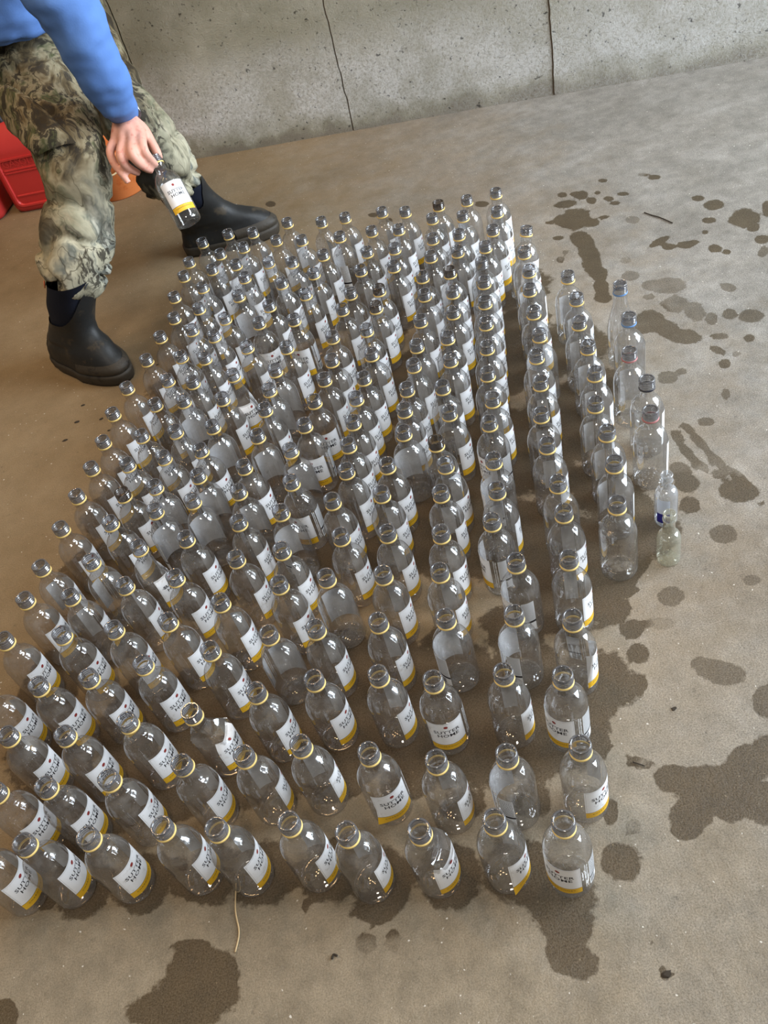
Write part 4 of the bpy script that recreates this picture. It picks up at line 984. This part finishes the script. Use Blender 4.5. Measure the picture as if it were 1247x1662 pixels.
# right arm reaching down to the bottle
WR = cw(203, 186, 1.99, .0275)
tube(V, F, [(-.385, 2.17, 1.09, .05), (-.34, 2.08, .97, .046), (-.318, 2.03, .80, .044), (-.305, 2.05, .68, .038), WR])
palm = [(228, 218, 1.965, .0150), (215, 226, 1.952, .0150), (201, 229, 1.955, .0145), (188, 226, 1.968, .0130)]
for p in palm: tube(V, F, [WR[:3]+(.022,), cw((203+p[0])/2, (190+p[1])/2, 1.972, .0195), cw(*p)], seg=14)
ball(V, F, CW(207, 211, 1.972), (.030, .030, .024))
def digit(l): tube(V, F, [cw(*q) for q in l], n=5, seg=14)
digit([(218, 200, 1.985, .0165), (233, 212, 1.985, .0140), (246, 232, 1.988, .0115), (255, 248, 1.992, .0105), (259, 259, 2.0, .0085)])          # thumb
digit([(228, 218, 1.965, .0135), (231, 236, 1.940, .0115), (237, 250, 1.945, .0105), (247, 262, 1.968, .0095), (254, 268, 1.985, .0078)])        # index
digit([(215, 226, 1.952, .0135), (214, 247, 1.930, .0120), (223, 262, 1.940, .0105), (236, 272, 1.965, .0095), (246, 277, 1.985, .0080)])        # middle
digit([(201, 229, 1.955, .0125), (196, 250, 1.935, .0112), (203, 267, 1.945, .0100), (216, 277, 1.968, .0090), (226, 281, 1.985, .0075)])        # ring
digit([(188, 226, 1.968, .0115), (179, 244, 1.955, .0100), (184, 263, 1.955, .0092), (197, 281, 1.960, .0085), (209, 297, 1.968, .0070)])        # little finger
bmesh_ = fuse(V, F, .0042, 1, 'body'); pchild('body', bmesh_, M['skin'])
# hair
V, F = [], []; ball(V, F, hd(-.018, 0, .018), (.098, .084, .112), HD, 28, 18)
hm = mesh_from(V, F, 'hair'); bm = bmesh.new(); bm.from_mesh(hm)
kill = [v for v in bm.verts if (HD.transposed() @ (v.co-HC)).x > .045 and (HD.transposed() @ (v.co-HC)).z < .055 or (HD.transposed() @ (v.co-HC)).z < -.05]
bmesh.ops.delete(bm, geom=kill, context='VERTS'); bm.to_mesh(hm); bm.free()
displace(hm, lambda p: .004*noise.noise(p*60)); pchild('hair', hm, M['hair'])
# trousers
LEGR = [cw(108, 456, 2.11, .066), cw(115, 441, 2.095, .083), cw(124, 405, 2.07, .086), cw(126, 365, 2.05, .082), cw(128, 320, 2.03, .075), cw(125, 280, 2.0, .080), cw(108, 225, 2.0, .088), cw(80, 165, 2.02, .095), cw(45, 105, 2.07, .105), cw(15, 55, 2.12, .118)]
LEGL = [cw(284, 318, 2.42, .062), cw(281, 307, 2.41, .080), cw(270, 275, 2.38, .086), cw(240, 230, 2.31, .082), cw(205, 185, 2.27, .080), cw(178, 145, 2.27, .083), cw(140, 80, 2.29, .090), cw(95, 0, 2.32, .11), cw(60, -50, 2.31, .12)]
HC_ = (Vector(HP)+Vector(HP2))/2
V, F = [], []; tube(V, F, LEGR, 8, 30); tube(V, F, LEGL, 8, 30)
ball(V, F, HC_, (.15, .165, .13), Matrix.Rotation(math.radians(-45), 3, 'Z'))
tm = fuse(V, F, .009, 3, 'trousers')
def folds(p):
    a = noise.noise(Vector((p.x*9, p.y*9, p.z*22)))*.006+noise.noise(Vector((p.x*26+3, p.y*26, p.z*34)))*.003
    r = abs(noise.noise(Vector((p.x*7, p.y*7+4, p.z*15+p.x*9))))
    low = max(0, min(1, (.40-p.z)/.15))
    return a*(1+.5*low)-.018*max(0, .18-r)/.18*(.5+low)
displace(tm, folds); trousers = pchild('trousers', tm, M['camo'])
# hollow ends of the trouser legs and the cargo pocket
def pocket():
    pts = crom(LEGR, 8); fr = frames(pts); n = len(pts); V, F = [], []
    i0, i1 = int(n*.60), int(n*.80); K = 12
    for lay, off in ((0, .004), (1, .017)):
        for i in range(i0, i1+1):
            p, (u, v) = pts[i], fr[i]
            for k in range(K+1):
                tt = k/K; e = min(i-i0, i1-i, k, K-k); o = off if (lay == 0 or e > 0) else .004
                want = Vector((-.10, -.92, -.35)).normalized(); tg = u.cross(v); want = (want-tg*want.dot(tg)).normalized()
                a0 = math.atan2(want.dot(v), want.dot(u)); a = a0+(tt-.5)*1.15
                d = u*math.cos(a)+v*math.sin(a); V.append(Vector(p[:3])+d*(p[3]+o+.004*noise.noise(Vector((i*.35, k*.4, lay)))))
    m = (i1-i0+1); w_ = K+1
    for L in (0, 1):
        for i in range(m-1):
            for k in range(K):
                q = L*m*w_+i*w_+k; F.append((q, q+1, q+1+w_, q+w_))
    return mesh_from(V, F, 'cargo_pocket')
pchild('cargo_pocket', pocket(), M['camo'], trousers)
# sweatshirt
V, F = [], []
tube(V, F, [(-.505, 2.365, .725, .150), (-.50, 2.36, .76, .172), (-.47, 2.34, .85, .178), (-.42, 2.31, .98, .175), (-.36, 2.265, 1.09, .150), (-.315, 2.23, 1.16, .09), (-.285, 2.21, 1.195, .074)], 6, 32)
tube(V, F, [(-.40, 2.16, 1.10, .085), (-.345, 2.085, .99, .077), (-.318, 2.035, .84, .068), (-.308, 2.035, .77, .062), (-.302, 2.045, .69, .056), (-.297, 2.06, .63, .054), (-.296, 2.075, .588, .042), (*CW(199, 180, 1.992), .0365)], 7, 24)
tube(V, F, [(-.28, 2.30, 1.10, .085), (-.18, 2.44, 1.01, .068), (-.16, 2.58, .87, .060), (-.24, 2.625, .81, .050), (-.32, 2.61, .785, .038)], 7, 24)
sm = fuse(V, F, .008, 2, 'sweatshirt')
def sfold(p):
    q = noise.noise(Vector((p.x*12, p.y*12, p.z*18)))*.009+noise.noise(Vector((p.x*30, p.y*30, p.z*44)))*.004
    return q if p.z > .56 else q*.3
displace(sm, sfold); pchild('sweatshirt', sm, M['blue'])
V, F = [], []; tube(V, F, [(*CW(200.5, 182, 1.992), .0350), (*CW(206, 192, 1.99), .0350)], 3, 24, caps=False)
pchild('shirt_cuff', mesh_from(V, F, 'shirt_cuff'), M['undercuff'])
# boots
def boot(loc, ang, lean, top_z, name='boot'):
    """foot points along +X of its own frame; lean: shaft offset per metre of height"""
    Rz = Matrix.Rotation(ang, 3, 'Z'); L = Vector((lean[0], lean[1], 0)); O = Vector(loc)
    tab = [(0, .186, .088, .049), (.02, .192, .090, .052), (.04, .190, .088, .051), (.058, .180, .084, .049), (.075, .160, .080, .047), (.092, .132, .080, .044), (.11, .100, .075, .042), (.135, .078, .071, .042), (.16, .070, .071, .048), (.20, .064, .070, .054), (.25, .063, .070, .058), (.30, .064, .070, .060), (.36, .066, .070, .061)]
    def sec(z):
        for a, b in zip(tab, tab[1:]):
            if z <= b[0]:
                t = (z-a[0])/(b[0]-a[0]); return [a[i]+(b[i]-a[i])*t for i in range(1, 4)]
        return list(tab[-1][1:])
    def pt(th, z, off=0.0):
        f, b, w_ = sec(z); c, s = math.cos(th), math.sin(th)
        x = (f if c > 0 else b)*abs(c)**.9*(1 if c > 0 else -1)
        taper = 1.0
        if z < .09 and x > 0: taper = 1+.10*math.sin(PI*min(x/.2, 1))
        if z < .09 and -.06 < x < .05: taper *= .90
        y = w_*taper*abs(s)**(.78 if z < .1 else .95)*(1 if s > 0 else -1)
        n = Vector((c, s, 0)); p = Vector((x, y, z))+n*off
        p.x += .006*noise.noise(Vector((x*20, y*20, z*20+ang*3))) if z > .06 else 0
        lz = max(0, z-.07); return O+Rz @ p+L*lz
    def sheet(z0f, z1f, off, NZ, NT_=40, cap=False, bottom=False):
        V, F = [], []
        for j in range(NZ+1):
            for k in range(NT_):
                th = 2*PI*k/NT_; a, b = z0f(th), z1f(th); V.append(pt(th, a+(b-a)*j/NZ, off))
        for j in range(NZ):
            for k in range(NT_): F.append((j*NT_+k, j*NT_+(k+1) % NT_, (j+1)*NT_+(k+1) % NT_, (j+1)*NT_+k))
        if bottom: F.append(tuple(range(NT_-1, -1, -1)))
        if cap: F.append(tuple(NZ*NT_+k for k in range(NT_)))
        return mesh_from(V, F, 'boot')
    front = lambda th: max(0, math.cos(th))
    top = lambda th: .155+.085*front(th)**3
    b = pchild(name, sheet(lambda t_: .012, top, .0035, 26), M['rubber'])
    pchild('shaft', sheet(lambda t_: .10, lambda t_: top_z, 0, 20), M['neoprene'], b)
    so = sheet(lambda t_: 0.0, lambda t_: .030, .0075, 4, bottom=True, cap=True)
    pchild('sole', so, M['rubber_sole'], b)
    V, F = [], []
    for j in range(14):
        z = .215+(top_z-.22)*j/13
        for k in range(3): V.append(pt(-.16+.16*k, z, .0028))
    for j in range(13):
        for k in range(2): F.append((j*3+k, j*3+k+1, j*3+k+4, j*3+k+3))
    pchild('front_strip', mesh_from(V, F, 'front_strip'), M['strip'], b)
    V, F = [], []                                        # toe bumper
    for j in range(5):
        z = .030+.028*j/4; o_ = .0035+.006*math.sin(PI*j/4)
        for k in range(25): V.append(pt(-1.2+2.4*k/24, z, o_))
    for j in range(4):
        for k in range(24): F.append((j*25+k, j*25+k+1, j*25+k+26, j*25+k+25))
    pchild('toe_bumper', mesh_from(V, F, 'toe_bumper'), M['rubber_sole'], b)
    return b, pt
b1, pt1 = boot((-.642, 2.072, 0), math.atan2(-.225, .20), (.50, -.33), .266)
b2, pt2 = boot((-.245, 2.505, 0), math.atan2(-.03, .20), (-.20, -.40), .225)
def flat(P, thick, name, mat, parent):
    c = sum(P, Vector())/len(P); n = (P[1]-P[0]).cross(P[2]-P[0]).normalized()
    V = [p+n*thick/2 for p in P]+[p-n*thick/2 for p in P]; k = len(P)
    F = [tuple(range(k)), tuple(range(2*k-1, k-1, -1))]+[(i, k+i, k+(i+1) % k, (i+1) % k) for i in range(k)]
    return pchild(name, mesh_from(V, F, name), mat, parent)
# orange badge and pull tab on the near boot
c = pt1(-2.35, .262, .004); e1 = (pt1(-2.25, .262, .004)-pt1(-2.45, .262, .004)).normalized(); e2 = (pt1(-2.35, .27, .004)-pt1(-2.35, .25, .004)).normalized()
flat([c+e1*.008*math.cos(2*PI*k/14)+e2*.011*math.sin(2*PI*k/14) for k in range(14)], .002, 'badge', M['badge'], b1)
c = pt1(-2.95, .245, .008); n = (c-pt1(-2.95, .245, -.01)).normalized()
flat([c-n*.008-e2*.008, c+n*.012-e2*.008, c+n*.012+e2*.008, c-n*.008+e2*.008], .012, 'pull_tab', M['tab'], b1)
# the bottle in the hand
m0 = CW(250, 254, 1.99); b0 = CW(305, 357, 2.005); ax = (m0-b0).normalized()
toc = (Vector((0, 0, 1.18187))-b0); toc = (toc-ax*toc.dot(ax)).normalized(); side = ax.cross(toc)
fr_ = (toc*math.cos(.25)-side*-math.sin(.25)).normalized(); yx = -fr_; xx = yx.cross(ax)
rot = Matrix((xx, yx, ax)).transposed()
o = wine_bottle(m0-ax*H, rot.to_euler())
tag(o, 'clear wine bottle held by the neck in the bare hand above the floor', 'bottle')
# ------------------------------------------------ red fuel cans by the wall
def rbox(w_, d, r, n=6):
    out = []
    for cx, cy, a0 in ((1, 1, 0), (-1, 1, 90), (-1, -1, 180), (1, -1, 270)):
        for k in range(n+1):
            a = math.radians(a0+90*k/n); out.append(((w_/2-r)*cx+r*math.cos(a), (d/2-r)*cy+r*math.sin(a)))
    return out
def fuel_can(loc, rz, w_, d, h, label, spout=False):
    root = empty('fuel_can', loc, (0, 0, rz)); V, F = [], []
    rows = [(0, .90, .86), (.006, .96, .94), (.018, 1, 1), (h*.3, 1.01, 1.01), (h*.68, 1, 1), (h*.74, .985, .97), (h*.86, .90, .66), (h*.93, .80, .42), (h*.955, .74, .30), (h*.96, .70, .26)]
    for z, a, b in rows:
        for x, y in rbox(w_, d, .03): V.append((x*a, y*b, z))
    n = len(V)//len(rows)
    for j in range(len(rows)-1):
        for k in range(n): F.append((j*n+k, j*n+(k+1) % n, (j+1)*n+(k+1) % n, (j+1)*n+k))
    F.append(tuple(range(n-1, -1, -1))); F.append(tuple((len(rows)-1)*n+k for k in range(n)))
    me = mesh_from(V, F, 'can_body'); link('can_body', me, M['red_can'], root)
    # moulded frame around the recessed front panel and its raised word
    V, F = [], []; y0 = -d/2*1.01
    fr = rbox(w_*.80, h*.56, .022, 4); K = len(fr)
    for s_, yy in ((1.0, y0+.002), (1.0, y0-.006), (.93, y0-.006), (.90, y0+.001)):
        for x, z in fr: V.append((x*s_, yy, h*.36+z*s_))
    for j in range(3):
        for k in range(K): F.append((j*K+k, j*K+(k+1) % K, (j+1)*K+(k+1) % K, (j+1)*K+k))
    for zz in (h*.50, h*.47, h*.20):
        b = len(V); V += [(-w_*.34, y0-.003, zz), (w_*.34, y0-.003, zz), (w_*.34, y0-.003, zz+.004), (-w_*.34, y0-.003, zz+.004), (-w_*.34, y0+.003, zz-.003), (w_*.34, y0+.003, zz-.003), (w_*.34, y0+.003, zz+.007), (-w_*.34, y0+.003, zz+.007)]
        F += [(b, b+1, b+2, b+3), (b+4, b+5, b+1, b), (b+3, b+2, b+6, b+7)]
    link('front_panel', mesh_from(V, F, 'front_panel'), M['red_can'], root, smooth=False)
    vs, fs = text_tris('GASOLINE', .034, 1.0)
    tm_ = mesh_from([(x, y0-.0035, h*.545+y) for x, y in vs]+[(x, y0+.001, h*.545+y) for x, y in vs], fs, 'raised_word')
    link('raised_word', tm_, M['red_can'], root, smooth=False)
    # handle
    V, F = [], []; tube(V, F, [(-w_*.30, 0, h*.90, .013), (-w_*.27, 0, h*1.02, .012), (-w_*.12, 0, h*1.09, .012), (w_*.12, 0, h*1.09, .012), (w_*.24, 0, h*1.03, .012), (w_*.30, 0, h*.92, .013)], 5, 12)
    link('handle', mesh_from(V, F, 'handle'), M['red_can'], root)
    V, F = [], []
    sp = [(w_*.36*(-1 if spout else 1), 0, h*.90, .026), (w_*.37*(-1 if spout else 1), 0, h*.99, .026)]
    tube(V, F, sp, 3, 18); link('cap', mesh_from(V, F, 'cap'), M['black_spout'], root)
    if spout:
        V, F = [], []; tube(V, F, [(-w_*.20, .0, h*.92, .017), (-w_*.24, -.01, h*1.06, .016), (-w_*.45, -.02, h*1.24, .014)], 5, 14)
        link('spout', mesh_from(V, F, 'spout'), M['black_spout'], root)
    tag(root, label, 'fuel can'); return root
fuel_can((-.80, 3.235, 0), math.radians(-14), .25, .15, .30, 'red plastic fuel can by the wall, right one, behind the near leg', spout=True)
fuel_can((-1.085, 3.285, 0), math.radians(-14), .25, .17, .30, 'red plastic fuel can by the wall at the left edge of the photo')
# orange pail behind the legs
V = lathe([(.002, .002), (.085, 0), (.088, .004), (.098, .14), (.103, .143), (.103, .155), (.098, .157), (.094, .152), (.084, .006), (.002, .006)], 40, 'pail_body')
root = empty('pail', (-.545, 3.13, 0)); link('pail_body', V, M['orange'], root)
V, F = [], []; tube(V, F, [(-.103, 0, .147, .003), (-.085, -.06, .12, .003), (0, -.125, .10, .003), (.085, -.06, .12, .003), (.103, 0, .147, .003)], 6, 8)
link('handle', mesh_from(V, F, 'handle'), M['straw'], root)
tag(root, 'orange pail by the wall, seen between the legs below the hand', 'pail')
# ------------------------------------------------ scraps on the floor
def stick(P, r, mat, label, name='straw'):
    V, F = [], []; tube(V, F, [(*p, r) for p in P], 5, 6); me = mesh_from(V, F, name)
    o = link(name, me, M[mat]); tag(o, label, 'straw' if name == 'straw' else name.replace('_', ' ')); return o
def fl(x, y, z=.002): return (x, y, z)
stick([fl(-.352, .578), fl(-.356, .54), fl(-.3535, .51), fl(-.361, .486)], .0012, 'straw', 'thin pale straw on the floor in front of the bottles')
stick([fl(.857, 1.976), fl(.866, 1.955), fl(.879, 1.931), fl(.893, 1.89)], .0014, 'debris', 'thin dark twig on the floor at the upper right', 'twig')
stick([fl(.233, .579), fl(.239, .574), fl(.246, .568)], .0010, 'debris', 'short dark twig right of the front bottles', 'twig')
stick([fl(-.234, .441), fl(-.231, .446), fl(-.226, .443)], .0014, 'debris', 'tiny curled twig on the floor below the front row', 'twig')
def crumb(x, y, r, label, name='leaf_crumb'):
    rnd = random.Random(int(x*1000+y*777)); V = []; n = 8
    for zz, k in ((0, 1.0), (r*.25, .8)):
        for i in range(n):
            a = 2*PI*i/n; q = r*k*rnd.uniform(.55, 1.15); V.append((x+q*math.cos(a)*1.4, y+q*math.sin(a)*.8, zz+.0005))
    F = [tuple(range(n-1, -1, -1)), tuple(range(n, 2*n))]+[(i, (i+1) % n, n+(i+1) % n, n+i) for i in range(n)]
    tag(link(name, mesh_from(V, F, name), M['debris'], smooth=False), label, 'debris', 'dark crumbs on the floor')
for x, y, r, L in ((-.648, 1.817, .0055, 'dark leaf crumb left of the bottles, below the heel of the near boot'),
                   (-.585, 1.799, .0050, 'dark leaf crumb just below the toe of the near boot'),
                   (-.674, 1.757, .0055, 'dark leaf crumb lowest and leftmost of those below the near boot'),
                   (-.635, 1.880, .0045, 'small dark leaf crumb nearest the sole of the near boot'),
                   (-.565, 1.743, .0045, 'small dark crumb beside the outer left column of bottles'),
                   (-.441, 1.960, .0035, 'tiny dark crumb right of the toe of the near boot'),
                   (.322, .639, .0040, 'small dark crumb on the pale floor right of the bottles'),
                   (.163, .312, .0055, 'dark double crumb on the floor at the lower right'),):
    crumb(x, y, r, L)
